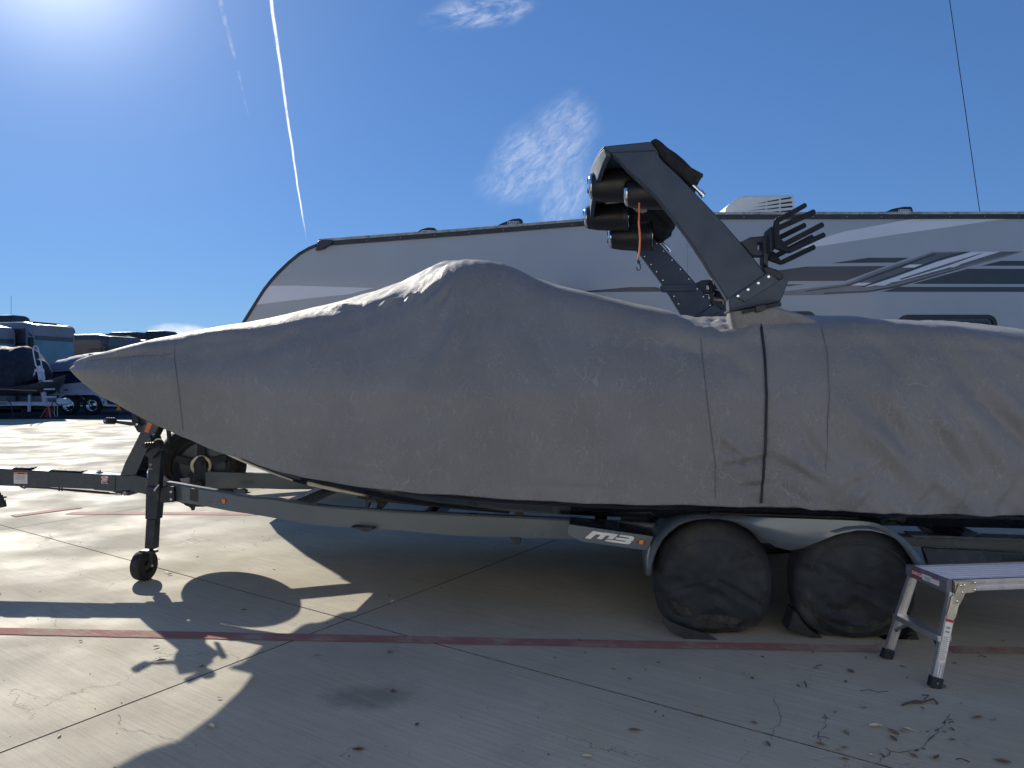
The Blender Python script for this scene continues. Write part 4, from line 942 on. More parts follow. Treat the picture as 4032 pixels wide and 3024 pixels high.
# brake line under tongue
bl = [(175, 693), (195, 705), (215, 712), (228, 703), (300, 706), (420, 712), (515, 722), (640, 735), (840, 752), (950, 760), (1010, 763), (1080, 762)]
MB().tube([atV(*C2(*p), -.03) for p in bl], .007, 8).build('brake_line', 'print_black', tr); MB().tube([atV(*C2(x, y), -.02) for x, y in [(215, 700), (500, 716), (700, 730), (950, 752)]], .005, 8).build('brake_line', 'print_black', tr)
MB().tube([atV(*C2(1005, 762), -.03), atV(*C2(1060, 761), -.03)], .012, 12).build('line_fitting', 'steel', tr); MB().lathe(atV(*C2(1086, 760), -.05), ev, [(0, .018), (.05, .018)], 6).build('fitting_bolt', 'steel', tr)
for x_ in (515, 540): MB().tube([atV(*C2(x_, 708), -.03), atV(*C2(x_, 738), -.03)], .006, 8).build('line_clip', 'print_black', tr)
tb([(975, 730), (1165, 745), (1155, 765), (1120, 778), (1080, 775), (1060, 750), (985, 748)], -.05, .05, 'pivot_bracket', 'frame_matte', .003)
# safety plug hanging at the left edge
pg = MB(); pg.tube([atV(*C2(-30, 690), -.07), atV(*C2(-15, 740), -.07), atV(*C2(5, 780), -.07)], .010, 10); pg.tube([atV(*C2(4, 775), -.07), atV(*C2(14, 820), -.07), atV(*C2(18, 822), -.07), atV(*C2(28, 878), -.07)], [.017, .02, .026, .026], 16); pg.box(atV(*C2(36, 790), -.07), (.03, .02, .012), (eu, ev, ez)); pg.build('wiring_plug', 'rubber', tr)
# winch post
tb([(1045, 604), (1185, 604), (1240, 480), (1250, 420), (1300, 300), (1330, 280), (1390, 160), (1270, 118), (1200, 270), (1085, 495)], -.05, .05, 'winch_post', 'frame_paint')
tb([(1140, 604), (1182, 600), (1318, 290), (1300, 250)], -.075, .075, 'post_gusset', 'frame_paint')
wp = [o for o in bpy.data.objects if o.name == 'winch_post'][0]
obox(C2, [(1288, 140), (1327, 152), (1288, 234), (1255, 220)], -.0535, -.0515).build('reflector', 'reflector_orange', wp, bevel=.001)
MB().tube([atV(*C2(1330, 243), -.06), atV(*C2(1352, 243), -.06)], .008, 8).build('bolt', 'steel', wp)
tb([(1145, 0), (1145, 60), (1160, 165), (1195, 228), (1232, 230), (1290, 110), (1285, 40)], -.045, .10, 'winch', 'frame_matte', .01)
wn = [o for o in bpy.data.objects if o.name == 'winch'][0]
MB().lathe(atV(*C2(1190, 130), -.045), -ev, [(0, .03), (.02, .03), (.025, .015)], 20).build('drum_cover', 'frame_matte', wn)
MB().lathe(atV(*C2(1197, 156), -.10), -ev, [(0, .010), (.012, .010), (.014, .004)], 6).build('bolt', 'chrome', wn)
obox(C2, [(1000, 122), (1215, 142), (1215, 168), (1135, 170), (1000, 146)], -.095, -.080).build('crank_arm', 'frame_matte', wn, bevel=.003)
gp = MB(); a = atV(*C2(925, 124), -.29); ax = (eu*.25 + ev).normalized()
A_ = atV(*C2(915, 126), -.17); B_ = atV(*C2(1000, 128), -.08)
def grip(A_, B_, r, par, nm='crank_grip'):
    d = (B_-A_); n = 22; P_ = [A_ + d*(k/n) for k in range(n+1)]; return MB().tube(P_, [r*(.8 if k in (0, n) else 1 + .12*math.cos(k*2*math.pi/5)) for k in range(n+1)], 14).build(nm, 'print_black', par)
grip(A_, B_, .024, wn)
MB().lathe(A_, (A_-B_), [(0, .010), (.003, .009), (.004, 0)], 12).build('grip_cap', 'chrome', wn)
# strap from bow eye
obox(C2, [(1440, 150), (1475, 160), (1482, 310), (1460, 320)], -.02, .0).build('winch_strap', 'webbing', tr)
# jack
JV = -.36
jk = obox(C2, [(1292, 380), (1405, 385), (1385, 640), (1378, 700), (1283, 700)], JV - .035, JV + .03).build('jack', 'frame_matte', tr, bevel=.006)
obox(C2, [(1270, 700), (1390, 700), (1366, 988), (1262, 985)], JV - .045, JV + .035).build('jack_sleeve', 'frame_matte', jk, bevel=.006)
obox(C2, [(1272, 985), (1354, 988), (1340, 1245), (1257, 1240)], JV - .035, JV + .035).build('jack_leg', 'frame_matte', jk, bevel=.005)
obox(C2, [(1252, 420), (1300, 455), (1330, 450), (1400, 370), (1380, 330)], JV - .075, JV - .05).build('jack_crank', 'frame_matte', jk, bevel=.005)
grip(atV(*C2(1250, 342), JV - .16), atV(*C2(1345, 335), JV - .07), .020, jk)
MB().lathe(atV(*C2(1380, 325), JV - .05), V((.2, -.3, .9)), [(-.03, .02), (-.02, .034), (.01, .038), (.03, .025), (.035, 0)], 20).build('jack_cap', 'rubber', jk)
for k in range(4): sticker(C2, 1300 + (k % 2)*2, 500 + k*14, 1322 - (k % 3)*4, 504 + k*14 + (6 if k == 0 else 0), JV - .0465, 'jack_label', 'print_grey', jk)
sticker(C2, 1291, 543, 1327, 547, JV - .0465, 'jack_label', 'white_print', jk)
obox(C2, [(1385, 702), (1508, 702), (1515, 835), (1380, 845)], JV - .03, -.20).build('jack_mount', 'frame_matte', jk, bevel=.004)
obox(C2, [(1455, 700), (1510, 700), (1515, 832), (1455, 838)], JV - .045, JV - .03).build('mount_plate', 'frame_matte', jk, bevel=.003)
for y_ in (745, 812): MB().lathe(atV(*C2(1492, y_), JV - .045), -ev, [(0, .011), (.008, .011), (.010, .006)], 6).build('bolt', 'steel', jk)
MB().tube([atV(*C2(1385, 680), JV - .06), atV(*C2(1345, 735), JV - .07)], [.010, .012], 10).build('pull_pin', 'steel', jk)
wc = atV(*C2(1255, 1393), JV); axw = (eu*.98 - ev*.12).normalized(); wc.z = .112
t_ = MB(); t_.lathe(wc, axw, [(-.042, .055), (-.046, .09), (-.036, .108), (-.02, .112), (.02, .112), (.036, .108), (.046, .09), (.042, .055), (.02, .05)], 36, False); jw = t_.build('jack_wheel', 'rubber', jk)
MB().lathe(wc, axw, [(-.03, .056), (.03, .056), (.024, .04), (.03, .02), (.036, .018), (.036, 0)], 24, True).build('wheel_hub', 'black_plastic', tr)
side_ax = axw; fk = MB(); top_c = atV(*C2(1296, 1262), JV)
fk.box(top_c, (.115, .07, .018), (axw, ez.cross(axw), ez))
for s_ in (1,):
    fk.prism([wc + axw*.056 + ez.cross(axw)*a_ + ez*b_ for a_, b_ in ((-.014, -.012), (.014, -.012), (.03, .165), (-.02, .165))], axw*.006)
0 and fk.prism([wc - axw*.060 + ez.cross(axw)*a_ + ez*b_ for a_, b_ in ((-.014, .11), (.014, .11), (.03, .165), (-.02, .165))], axw*.006)
fk.build('caster_fork', 'frame_matte', jk, bevel=.002)
MB().lathe(wc + axw*.062, axw, [(0, .012), (.008, .011), (.01, 0)], 12).build('axle_bolt', 'steel', jk)
# spare wheel on its carrier
SPV = .52; sa = V((.27, -.963, 0)); ss = V((.963, .27, 0))
sc0 = atV(*D(437, 1003), SPV); sr = (atV(*D(523, 1003), SPV) - atV(*D(350, 1003), SPV)).length / 2
t_ = MB(); hw = .10
t_.lathe(sc0, sa, [(-hw, sr*.62), (-hw*1.05, sr*.8), (-hw*.8, sr*.95), (-hw*.3, sr), (hw*.3, sr), (hw*.8, sr*.95), (hw*1.05, sr*.80), (hw*.9, sr*.66), (hw*.7, sr*.63)], 64, False); spw = t_.build('spare_wheel', 'rubber', tr)
rm = MB(); rm.lathe(sc0, sa, [(hw*.75, sr*.64), (hw*.55, sr*.60), (0, sr*.56), (-.02, sr*.5), (-.02, 0)], 48, False); rm.build('rim', 'rail_paint', spw)
sk_ = MB()
for k in range(5):
    a = math.pi/2 + 2*math.pi*k/5; x = ss*math.cos(a) + ez*math.sin(a); y = (sa).cross(x)
    sk_.prism([sc0 + sa*.055 + x*(sr*p) + y*(sr*q) for p, q in ((.18, -.10), (.60, -.075), (.60, .075), (.18, .10))], sa*.02)
sk_.lathe(sc0 + sa*.05, sa, [(0, sr*.24), (.02, sr*.24), (.03, sr*.16)], 30); sk_.build('rim_spokes', 'frame_matte', spw, bevel=.004)
MB().lathe(sc0 + sa*.085, sa, [(0, sr*.235), (.006, sr*.235), (.008, sr*.22), (.008, sr*.17), (.004, sr*.165)], 36, False).build('hub_ring', 'zinc_plate', spw)
hb = MB(); hb.prism([sc0 + sa*.09 + ss*a_*sr + ez*b_*sr for a_, b_ in ((-.17, -.45), (.17, -.45), (.14, .0), (.10, .15), (.05, .22), (-.05, .22), (-.10, .15), (-.14, 0))], sa*.035); hb.build('spare_carrier', 'frame_matte', tr, bevel=.008)
MB().lathe(sc0 + sa*.125 + ez*sr*.08, sa, [(0, .02), (.01, .02), (.015, .01)], 12).build('lock_nut', 'frame_matte', tr)
scb = MB(); scb.tube([sc0 + sa*.14 - ez*.12, sc0 + sa*.14 - ez*.30], .03, 10); scb.build('carrier_post', 'frame_matte', tr)
# bunks
def bunk(pts, v, name='bunk', mat='carpet_grey'):
    P_ = [atV(*C4(*p), v) for p in pts]
    m_ = MB(); rings_ = []
    for i, p in enumerate(P_):
        rings_.append([p + ev*a_ + ez*b_ for a_, b_ in ((-.045, -.02), (-.045, .012), (-.03, .024), (.03, .045), (.05, .03), (.05, -.02))])
    m_.loft(rings_); return m_.build(name, mat, tr, angle=50)
bunk([(672, 322), (800, 338), (1000, 358), (1200, 378), (1440, 398)], -.74)
bunk([(1436, 362), (1700, 374), (2000, 386), (2200, 394), (2500, 402), (3000, 415), (3400, 425)], -.84, mat='carpet_grey')
for side in (1,):
    MB().loft([[L(u, side*.80 + a_, sinterp(rtT, u) + .10 + b_) for a_, b_ in ((-.04, 0), (.04, 0), (.04, .06), (-.04, .06))] for u in (-2.4, -1, .5, 2.4)]).build('bunk', 'carpet_grey', tr)
for pts, v in (([(700, 348), (752, 344), (758, 360), (722, 362), (712, 392), (698, 392)], -.80), ([(762, 360), (812, 364), (785, 394), (758, 392)], -.70), ([(1462, 400), (1512, 384), (1516, 402), (1506, 434), (1466, 434)], -.90)):
    obox(C4, pts, v, v + .05).build('bunk_bracket', 'frame_matte', tr, bevel=.002)
cm_ = MB(); cm_.prism(vpoly(C4, [(2010, 418), (2150, 424), (2150, 462), (2010, 458)], -.80), ev*.05); cm_.build('bunk_bracket', 'frame_matte', tr)
# marker light and patch on rail
def marker(mapf, x, y, w_, h_, v, par=tr):
    c = atV(*mapf(x, y), v); m_ = MB()
    m_.prism([c + eu*(w_/2*math.cos(a)) + ez*(h_/2*math.sin(a)) for a in [2*math.pi*k/20 for k in range(20)]], -ev*.006); o_ = m_.build('marker_light', 'lens_dark', par, bevel=.001)
    m_ = MB(); m_.box(c - ev*.008, (w_*.46, .010, h_*.92), (eu, ev, ez)); m_.build('lens', 'amber_lens', o_, bevel=.002)
u_ = toL(atV(*C2(1952, 825), -.5))[0]; u_ = solve2(C2(1952, 825), rv)[0]; marker(C2, 1952, 825, .052, .032, -rv(u_) - .004)
u_ = solve2(C2(1700, 780), rv)[0]; v_ = -rv(u_) - .006
pt = obox(C2, [(1655, 722), (1665, 716), (1745, 726), (1756, 735), (1750, 828), (1740, 836), (1660, 820), (1650, 810)], v_ - .006, v_ + .04).build('rail_patch', 'print_black', tr)
obox(C2, [(1570, 630), (1650, 620), (1650, 665), (1575, 668)], -.10, -.098).build('frame_label', 'print_grey', tr)
# fenders
FO = [(62, 528), (66, 480), (82, 420), (104, 365), (135, 312), (170, 272), (215, 236), (260, 214), (320, 199), (380, 193), (480, 194), (600, 198), (750, 203), (900, 208), (1050, 213), (1200, 218), (1300, 224), (1370, 234), (1430, 256), (1490, 290), (1545, 332), (1590, 380), (1625, 425), (1650, 470), (1672, 530)]
FI = [(92, 530), (96, 482), (110, 425), (130, 374), (160, 322), (200, 282), (245, 247), (290, 227), (345, 212), (400, 206), (480, 208), (560, 224), (660, 272), (730, 322), (800, 366), (880, 386), (955, 374), (1020, 328), (1100, 278), (1200, 250), (1290, 243), (1360, 252), (1430, 282), (1520, 360), (1600, 480)]
FVN = -1.27
def fender(sgn):
    def fp(p, v): q = toL(atV(*C5(*p), FVN)); return L(q[0], v, q[2])
    vn = FVN * (1 if sgn < 0 else -1); vi = (-.90) * (1 if sgn < 0 else -1); m_ = MB()
    r1 = [fp(p, vn) for p in FI]; r2 = [fp(p, vn + (-.006 if sgn < 0 else .006)) for p in [(lerp(a[0], b[0], .5), lerp(a[1], b[1], .5)) for a, b in zip(FO, FI)]]
    r3 = [fp(p, vn + (.012 if sgn < 0 else -.012)) for p in FO]; r4 = [p + ev*(vi - vn) for p in [fp(p, vn) for p in FO]]
    m_.loft([r1, r2, r3, r4], False, False)
    o_ = m_.build('fender', 'rail_paint', tr, angle=40); s_ = o_.modifiers.new('solid', 'SOLIDIFY'); s_.thickness = .004; s_.offset = 0
    return o_
fender(-1); fender(1)
tp_ = [toL(atV(*C5(*p), FVN)) for p in ((440, 190), (1290, 222))]
fo_ = MB(); fo_.prism([L(tp_[0][0], -1.22, tp_[0][2] + .004), L(tp_[1][0], -1.22, tp_[1][2] + .006), L(tp_[1][0], -.96, tp_[1][2] + .006), L(tp_[0][0], -.96, tp_[0][2] + .004)], ez*.006); fo_.build('step_tread', 'rubber', tr)
# logo plate
LPV = -1.20
PL = [(228, 190), (2068, 458), (1925, 765), (505, 568), (205, 425), (190, 380), (205, 250)]
lp = MB(); P_ = vpoly(CM, PL, LPV); lp.prism(P_, ev*.012); lpo = lp.build('logo_plate', 'rail_paint', tr, bevel=.002)
tpl = MB(); q = vpoly(CM, [(228, 190), (2068, 458)], LPV); tpl.add([q[0] + ez*.001, q[1] + ez*.001, q[1] + ev*.30 + ez*.012, q[0] + ev*.22 + ez*.006], [(0,1,2,3)]); tpl.build('plate_shelf', 'frame_paint', tr)
MBX = [[(570, 490), (745, 336), (995, 376), (1020, 372), (1300, 412), (1205, 490), (1180, 520), (1060, 505), (1062, 490), (1108, 452), (1100, 440), (1042, 434), (1015, 448), (935, 518), (840, 505), (835, 492), (905, 432), (900, 420), (830, 408), (800, 418), (690, 510)],
       [(1005, 550), (1045, 522), (1440, 572), (1460, 560), (1450, 550), (1225, 518), (1260, 478), (1510, 505), (1535, 494), (1525, 482), (1310, 448), (1345, 420), (1580, 448), (1635, 468), (1645, 505), (1615, 548), (1575, 555), (1575, 590), (1540, 622), (1480, 624), (1000, 556)]]
for q in MBX: MB().prism(vpoly(CM, q, LPV - .0025), ev*.002).build('logo_letter', 'white_print', lpo, smooth=False)
marker(CM, 1795, 575, .055, .026, LPV - .002, lpo)
# rear side panel with faint lettering
rp_ = obox(CB, [(1010, 632), (1040, 628), (2300, 690), (2900, 720), (2900, 980), (1100, 900)], -1.12, -1.08).build('rear_panel', 'frame_paint', tr, bevel=.004)
text('Boatmate', 'panel_lettering', 'print_black', rp_, atV(*CB(1935, 800), -1.123), eu, ez, .040, shear=.3, bold=.02)
obox(CB, [(860, 466), (880, 470), (2900, 540), (2900, 580), (900, 508)], -1.06, -.94).build('rear_rail', 'frame_paint', tr, bevel=.004)
# axles + wheels
WC = [atV(*C5(452, 575), -1.2), atV(*C5(1268, 580), -1.2)]
wu = [toL(p)[0] for p in WC]
for u in wu:
    MB().tube([L(u, -.95, .34), L(u, .95, .34)], .035, 12).build('axle', 'frame_matte', tr)
    for s_ in (-1, 1): wheel(tr, L(u, s_*1.08, .325), ev, .325, .20, rim='dark_alloy')
# cloth covers over the near wheels and the far ones
def wheel_cloth(u, s_, seed, label, flap):
    r = .340; c = L(u, s_*1.08, .343); m_ = MB(); rings_ = []
    prof = [(-.135, .0)] + [(-.136, .08*k) for k in range(1, 9)] + [(-.130, .72), (-.126, .79), (-.118, .86), (-.10, .925), (-.07, .98), (-.03, 1.0), (.03, 1.0), (.08, 1.0), (.12, .97)]
    NN = 110
    for t, q in prof:
        ring = []
        for k in range(NN):
            a = 2*math.pi*k/NN; dx, dz = math.cos(a), math.sin(a); rr = r*q
            lower = max(0, -dz)
            X_, Z_ = dx*q, dz*q
            rd = 1 - 2*abs(noise.noise(V(((X_*.9 + Z_*1.5)*2.3 + seed, (Z_ - X_)*.8, seed)))); rd2 = 1 - 2*abs(noise.noise(V(((X_*.5 - Z_*1.6)*3.4 + seed, (Z_ + X_)*1.0, seed + 7))))
            w1 = (.034*rd + .020*rd2) * (.55 + lower*.8) * min(1, .35 + q) + .012*noise.noise(V((X_*2.5, Z_*2.5, seed + 3)))
            w1 -= .020 * math.exp(-((math.hypot(X_, (Z_ - .1)*1.3) - .80)/.05)**2) * (1 if Z_ > -.1 else 0) * .5
            R2 = rr * (1 + .012*noise.noise(V((dx*3, dz*3, seed*2)))) + (.0 if dz > -.3 else -.0)
            if dz < 0: R2 *= (abs(dx)**3.1 + abs(dz)**3.1) ** (-1/3.1)
            z_ = max(c.z + dz*R2, .006 + .004*abs(noise.noise(V((dx*9, seed, 0)))))
            p = c + eu*(dx*R2); p.z = z_
            p += ev * (s_ * (-(t) * 1.0 - w1 * (1 if q < .97 else .4))) * 1.0
            ring.append(p)
        rings_.append(ring)
    m_.loft(rings_, True, False)
    rt_ = thing('wheel_cover', (c.x, c.y, 0), label, 'wheel cover', 'cloth covers over the trailer wheels')
    m_.build('cloth', 'wheel_cover', rt_, angle=60)
    if flap:
        f_ = MB(); pts = [atV(*C5(*p), -1.245) for p in flap]; vs = []
        for i, p in enumerate(pts): vs += [p, p + ev*.05 + ez*.02]
        pts2 = [p for p in pts]; f_.prism(pts2, ev*.012); f_.build('hem_flap', 'wheel_cover', rt_, bevel=.004)
    sm = MB(); P_ = []
    for k in range(26):
        a = R(10 + 165*k/25); rr = r*.80; P_.append(c + eu*(math.cos(a)*rr*.98) + ez*(math.sin(a)*rr*.62 + .06) - ev*(s_*(-1))*0 + ev*(s_*(.148)))
    sm.tube(P_, .0022, 6); sm.build('seam', 'carpet_grey', rt_)
    return rt_
wheel_cloth(wu[0], -1, 1.3, 'black cloth cover on the front near trailer wheel under the fender', [(158, 762), (200, 792), (300, 830), (430, 868), (485, 905), (450, 903), (290, 893), (200, 850), (160, 800)])
wheel_cloth(wu[1], -1, 6.1, 'dusty black cloth cover on the rear near wheel beside the step platform', None)
wheel_cloth(wu[0], 1, 3.3, 'cloth cover on the far side front wheel of the boat trailer', None)
wheel_cloth(wu[1], 1, 9.3, 'cloth cover on the far side rear wheel of the boat trailer', None)
def chock(pts, v, lab):
    c = atV(*C5(*pts[0]), v); P_ = vpoly(C5, pts, v)
    for p in P_: p.z = max(p.z, .006)
    o_ = MB().prism(P_, ev*.16).build('wheel_chock', 'rubber', None, bevel=.008, loc=(c.x, c.y, 0)); tag(o_, lab, 'wheel chock', 'black rubber wheel chocks')
chock([(902, 732), (925, 740), (960, 800), (1010, 850), (1072, 888), (1000, 880), (868, 842), (885, 790)], -1.17, 'black wedge chock on the left side of the rear wheel')
chock([(1400, 905), (1450, 898), (1540, 880), (1560, 850), (1600, 850), (1622, 915), (1480, 916)], -1.14, 'black wedge chock behind the legs of the step platform')
# reflected bits under stern: prop guard, trailer cross plates
obox(CB, [(985, 378), (1125, 380), (1140, 400), (1130, 455), (1060, 455), (1020, 420)], .1, .2).build('guide_plate', 'gray_casting', tr)

# ------------------------------------------------------------------ step platform
fc = V((2.145, 3.785, 0)); yw = R(7); su = V((math.cos(yw), math.sin(yw), 0)); sv = V((-math.sin(yw), math.cos(yw), 0)); HT = .512
def S(a_, b_, z): return fc + su*a_ + sv*b_ + ez*z
LEN, WID = 1.0, .305
sp_root = thing('step_platform', tuple(S(.5, .15, 0)), 'folding aluminium step platform standing in front of the rear wheel', 'step platform')
for k in range(7):
    w0 = .022 + k*(WID - .044)/7; wd = (WID - .044)/7
    m_ = MB(); c = S(LEN/2, w0 + wd/2, HT - .008); m_.box(c, (LEN - .03, wd - .006, .012), (su, sv, ez)); m_.build('deck_rib', 'aluminium_deck', sp_root, bevel=.003, seg=3)
MB().box(S(LEN/2, WID/2, HT - .022), (LEN - .04, WID - .03, .008), (su, sv, ez)).build('deck_plate', 'aluminium', sp_root)
for b_ in (.004, WID - .004):
    sgn = -1 if b_ < .1 else 1
    m_ = MB()
    prof = [(0, 0), (.010, 0), (.010, -.020), (.004, -.024), (.004, -.036), (.010, -.040), (.010, -.056), (0, -.060), (-.012, -.060), (-.012, 0)]
    m_.loft([[S(a_, b_ + sgn*x_, HT + z_) for x_, z_ in prof] for a_ in (.035, LEN - .03)]); m_.build('side_rail', 'aluminium', sp_root, bevel=.001)
for a_, w_ in ((.0, 1), (LEN, -1)):
    MB().prism([S(a_ - .006*w_, -.010, HT + .003), S(a_ - .006*w_, WID + .010, HT + .003), S(a_ - .006*w_, WID + .010, HT - .056), S(a_ - .006*w_, -.010, HT - .066)], su*(.03*w_)).build('end_cap', 'gray_casting', sp_root, bevel=.006)
ecp = [o for o in bpy.data.objects if o.name == 'end_cap'][-1] if False else None
def endlab(b0, b1, z0, z1, nm, mat, off=.0075):
    MB().prism([S(-off, b0, z0), S(-off, b1, z0), S(-off, b1, z1), S(-off, b0, z1)], su*.001).build(nm, mat, sp_root, smooth=False)
endlab(.175, .262, HT - .040, HT - .006, 'danger_label', 'decal_red'); endlab(.045, .172, HT - .042, HT - .012, 'notice_label', 'white_print'); endlab(.048, .100, HT - .017, HT - .012, 'label_band', 'decal_red', .0085)
for k in range(4): endlab(.108, .166 - .01*(k % 2), HT - .022 - k*.005, HT - .020 - k*.005, 'label_line', 'print_grey', .0085)
text('DANGER', 'danger_text', 'white_print', sp_root, S(-.0088, .255, HT - .032), -sv, ez, .018, bold=.01, sx_=.98)
# legs
def sleg(top, bot, near, left=True):
    d = (bot - top).normalized(); s_ = su.cross(d).normalized(); wv = .050; m_ = MB(); nrm = V(sv) * (-1 if near else 1)
    # channel profile: web faces outwards (along nrm), ribs
    xdir = (su - d*su.dot(d)).normalized()
    prof = [(-wv/2, 0), (-wv/2, .022), (-wv/2+.003, .022), (-wv/2+.003, .004), (-.012, .004), (-.010, .001), (-.004, .001), (-.002, .004), (.002, .004), (.004, .001), (.010, .001), (.012, .004), (wv/2-.003, .004), (wv/2-.003, .022), (wv/2, .022), (wv/2, 0), (.014, 0), (.012, -.003), (.009, -.003), (.007, 0), (.002, 0), (0, -.003), (-.003, -.003), (-.005, 0), (-.014, 0)]
    rings_ = [[p + xdir*x_ - nrm*y_ for x_, y_ in prof] for p in (top, bot)]
    m_.loft(rings_); lo = m_.build('leg', 'aluminium', sp_root)
    f_ = MB(); f_.box(bot + d*.005 - nrm*.010, (.060, .036, .052), (xdir, nrm, d)); f_.build('rubber_foot', 'foot_rubber', lo, bevel=.004)
    MB().lathe(bot + d*.005 + nrm*.009, nrm, [(0, .006), (.002, .005), (.003, 0)], 12).build('rivet', 'steel', lo)
    MB().lathe(bot - d*.08 + nrm*.002, nrm, [(0, .004), (.002, .003), (.003, 0)], 10).build('rivet', 'steel', lo)
    return lo, d, xdir, nrm
nb_ = atG(*CST(648, 1530)); fb_ = atG(*CST(250, 1215)); nb_.z = fb_.z = .032
legsP = {}
for side, (bx, a_) in enumerate(((-.085, .032), (LEN + .085, LEN - .032))):
    for near in (True, False):
        top = S(a_, -.014 if near else WID + .014, HT - .062)
        bot = S(bx, -.05 if near else WID + .05, .032)
        legsP[(side, near)] = (sleg(top, bot, near), top, bot)
(lo, d, xd, nr), top, bot = legsP[(0, True)]
def onleg(t, x0, x1, y, ln, nm, mat, th=.001, par=None):
    c = top + d*t; MB().prism([c + xd*x0 + nr*y, c + xd*x1 + nr*y, c + xd*x1 + d*ln + nr*y, c + xd*x0 + d*ln + nr*y], nr*th).build(nm, mat, par or lo, smooth=False)
onleg(.135, -.020, .018, .0035, .205, 'instruction_label', 'white_print'); onleg(.128, -.020, .018, .0048, .014, 'label_band', 'decal_red')
for k in range(13): onleg(.215 + k*.009, -.016, .008 + .006*((k*7) % 3)/2, .0048, .003, 'label_line', 'print_grey')
for k in range(2): onleg(.165 + .02*k, -.012, .010, .0048, .010, 'label_picture', 'print_grey')
# hinge plates
hp_ = MB(); hp_.prism([S(.03, -.018, HT - .002), S(.135, -.018, HT - .004), S(.14, -.018, HT - .030), S(.135, -.018, HT - .058), S(.085, -.018, HT - .062), S(.075, -.018, HT - .085), S(.055, -.018, HT - .12), S(.03, -.020, HT - .06)], -sv*.003); hp_.build('hinge_plate', 'zinc_plate', sp_root, bevel=.001)
c = top + d*.0; h2 = MB(); h2.prism([top + xd*x_ + d*y_ + nr*.006 for x_, y_ in ((-.02, .02), (.015, -.01), (.030, .03), (.024, .11), (.018, .122), (-.018, .118), (-.024, .11), (-.018, .07))], nr*.004); h2.build('hinge_plate', 'zinc_plate', sp_root, bevel=.001)
h3 = MB(); h3.prism([S(.045, -.026, HT - .012), S(.066, -.026, HT - .018), S(.048, -.026, HT - .105), S(.030, -.026, HT - .118), S(.012, -.026, HT - .104), S(.018, -.026, HT - .085)], -sv*.003); h3.build('lock_lever', 'zinc_plate', sp_root, bevel=.001)
for a_, z_ in ((.053, .022), (.128, .010), (.128, .045), (.062, .055), (.034, .098), (.072, .020)):
    MB().lathe(S(a_, -.030, HT - z_), -sv, [(0, .0065), (.003, .006), (.005, 0)], 12).build('rivet', 'chrome', sp_root)
for x_, y_ in ((-.012, .104), (.012, .104)): MB().lathe(top + d*y_ + xd*x_ + nr*.010, nr, [(0, .004), (.003, 0)], 10).build('rivet', 'steel', sp_root)
for side in (0, 1):
    p0 = legsP[(side, True)]; p1 = legsP[(side, False)]; t_ = .52
    A_ = p0[1].lerp(p0[2], t_); B_ = p1[1].lerp(p1[2], t_); d2 = (B_-A_).normalized()
    MB().box((A_+B_)/2 , ((B_-A_).length - .006, .075, .028), (d2, su, ez)).build('rung', 'aluminium', sp_root, bevel=.003)
    for P0, P1, s_ in ((A_, p0, 1), (B_, p1, -1)):
        q0 = P0 + d2*(.09*s_) - ez*.014; q1 = P1[1].lerp(P1[2], t_ + .19) + d2*(.012*s_)
        MB().beam([q0, q1], .003, .018, su).build('brace', 'steel', sp_root)
# far left leg rivets
(lo2, dd, xx, nn_), tp2, _ = legsP[(0, False)]
for t_ in (.01, .05, .095): MB().lathe(tp2 + dd*t_ - nn_*.005, -nn_, [(0, .004), (.003, 0)], 10).build('rivet', 'steel', lo2)
MB().prism([S(.475, -.0165, HT - .048), S(.60, -.0165, HT - .048), S(.60, -.0165, HT - .014), S(.475, -.0165, HT - .014)], sv*.001).build('maker_label', 'decal_red', sp_root, smooth=False)
text('FRANKLIN', 'maker_text', 'white_print', sp_root, S(.480, -.0175, HT - .041), su, ez, .020, bold=.02, sx_=.98)

# ------------------------------------------------------------------ leaves and twigs
def leaf_mesh(name, curl, mat, seed):
    m_ = MB(); n = 7; rows_ = []
    for i in range(n):
        t = i/(n-1); wd = .33*math.sin(math.pi*min(1, t*1.02 + .02))**.8 + .01; r_ = []
        for j in range(5):
            s_ = (j-2)/2; x = (t-.5); y = s_*wd*.62
            r_.append(V((x + .03*noise.noise(V((t*4, s_, seed))), y, abs(s_)**1.5*curl*.14*wd*2 + curl*.14*(t-.5)**2 + .03*noise.noise(V((t*3, s_*2, seed+3))) + .03)))
        rows_.append(r_)
    m_.loft(rows_, False, False); m_.tube([V((-.5, 0, curl*.035+.03)), V((-.62, .02, curl*.03+.035)), V((-.72, .05, .03))], .012, 4)
    me = bpy.data.meshes.new(name); me.from_pydata(m_.v, [], m_.f); me.shade_smooth(); me.materials.append(M[mat]); return me
LM = [leaf_mesh('leaf', c_, m_, i*3.3) for i, (c_, m_) in enumerate([(.8, 'leaf_tan'), (1.4, 'leaf_red'), (.5, 'leaf_pale'), (1.1, 'leaf_tan'), (1.6, 'leaf_pale'), (.7, 'leaf_red')])]
leaves = []
def leaf(mapf, x, y, size, k, rot=None):
    p = atG(*mapf(x, y)); o = bpy.data.objects.new('dry_leaf', LM[k]); col.objects.link(o)
    o.location = (p.x, p.y, .0045); o.rotation_euler = (random.uniform(-.12, .12), random.uniform(-.12, .12), random.uniform(0, 6.28) if rot is None else rot); s_ = size * .82
    o.scale = (s_, s_, s_*random.uniform(.8, 1.2)); leaves.append((o, p, k))
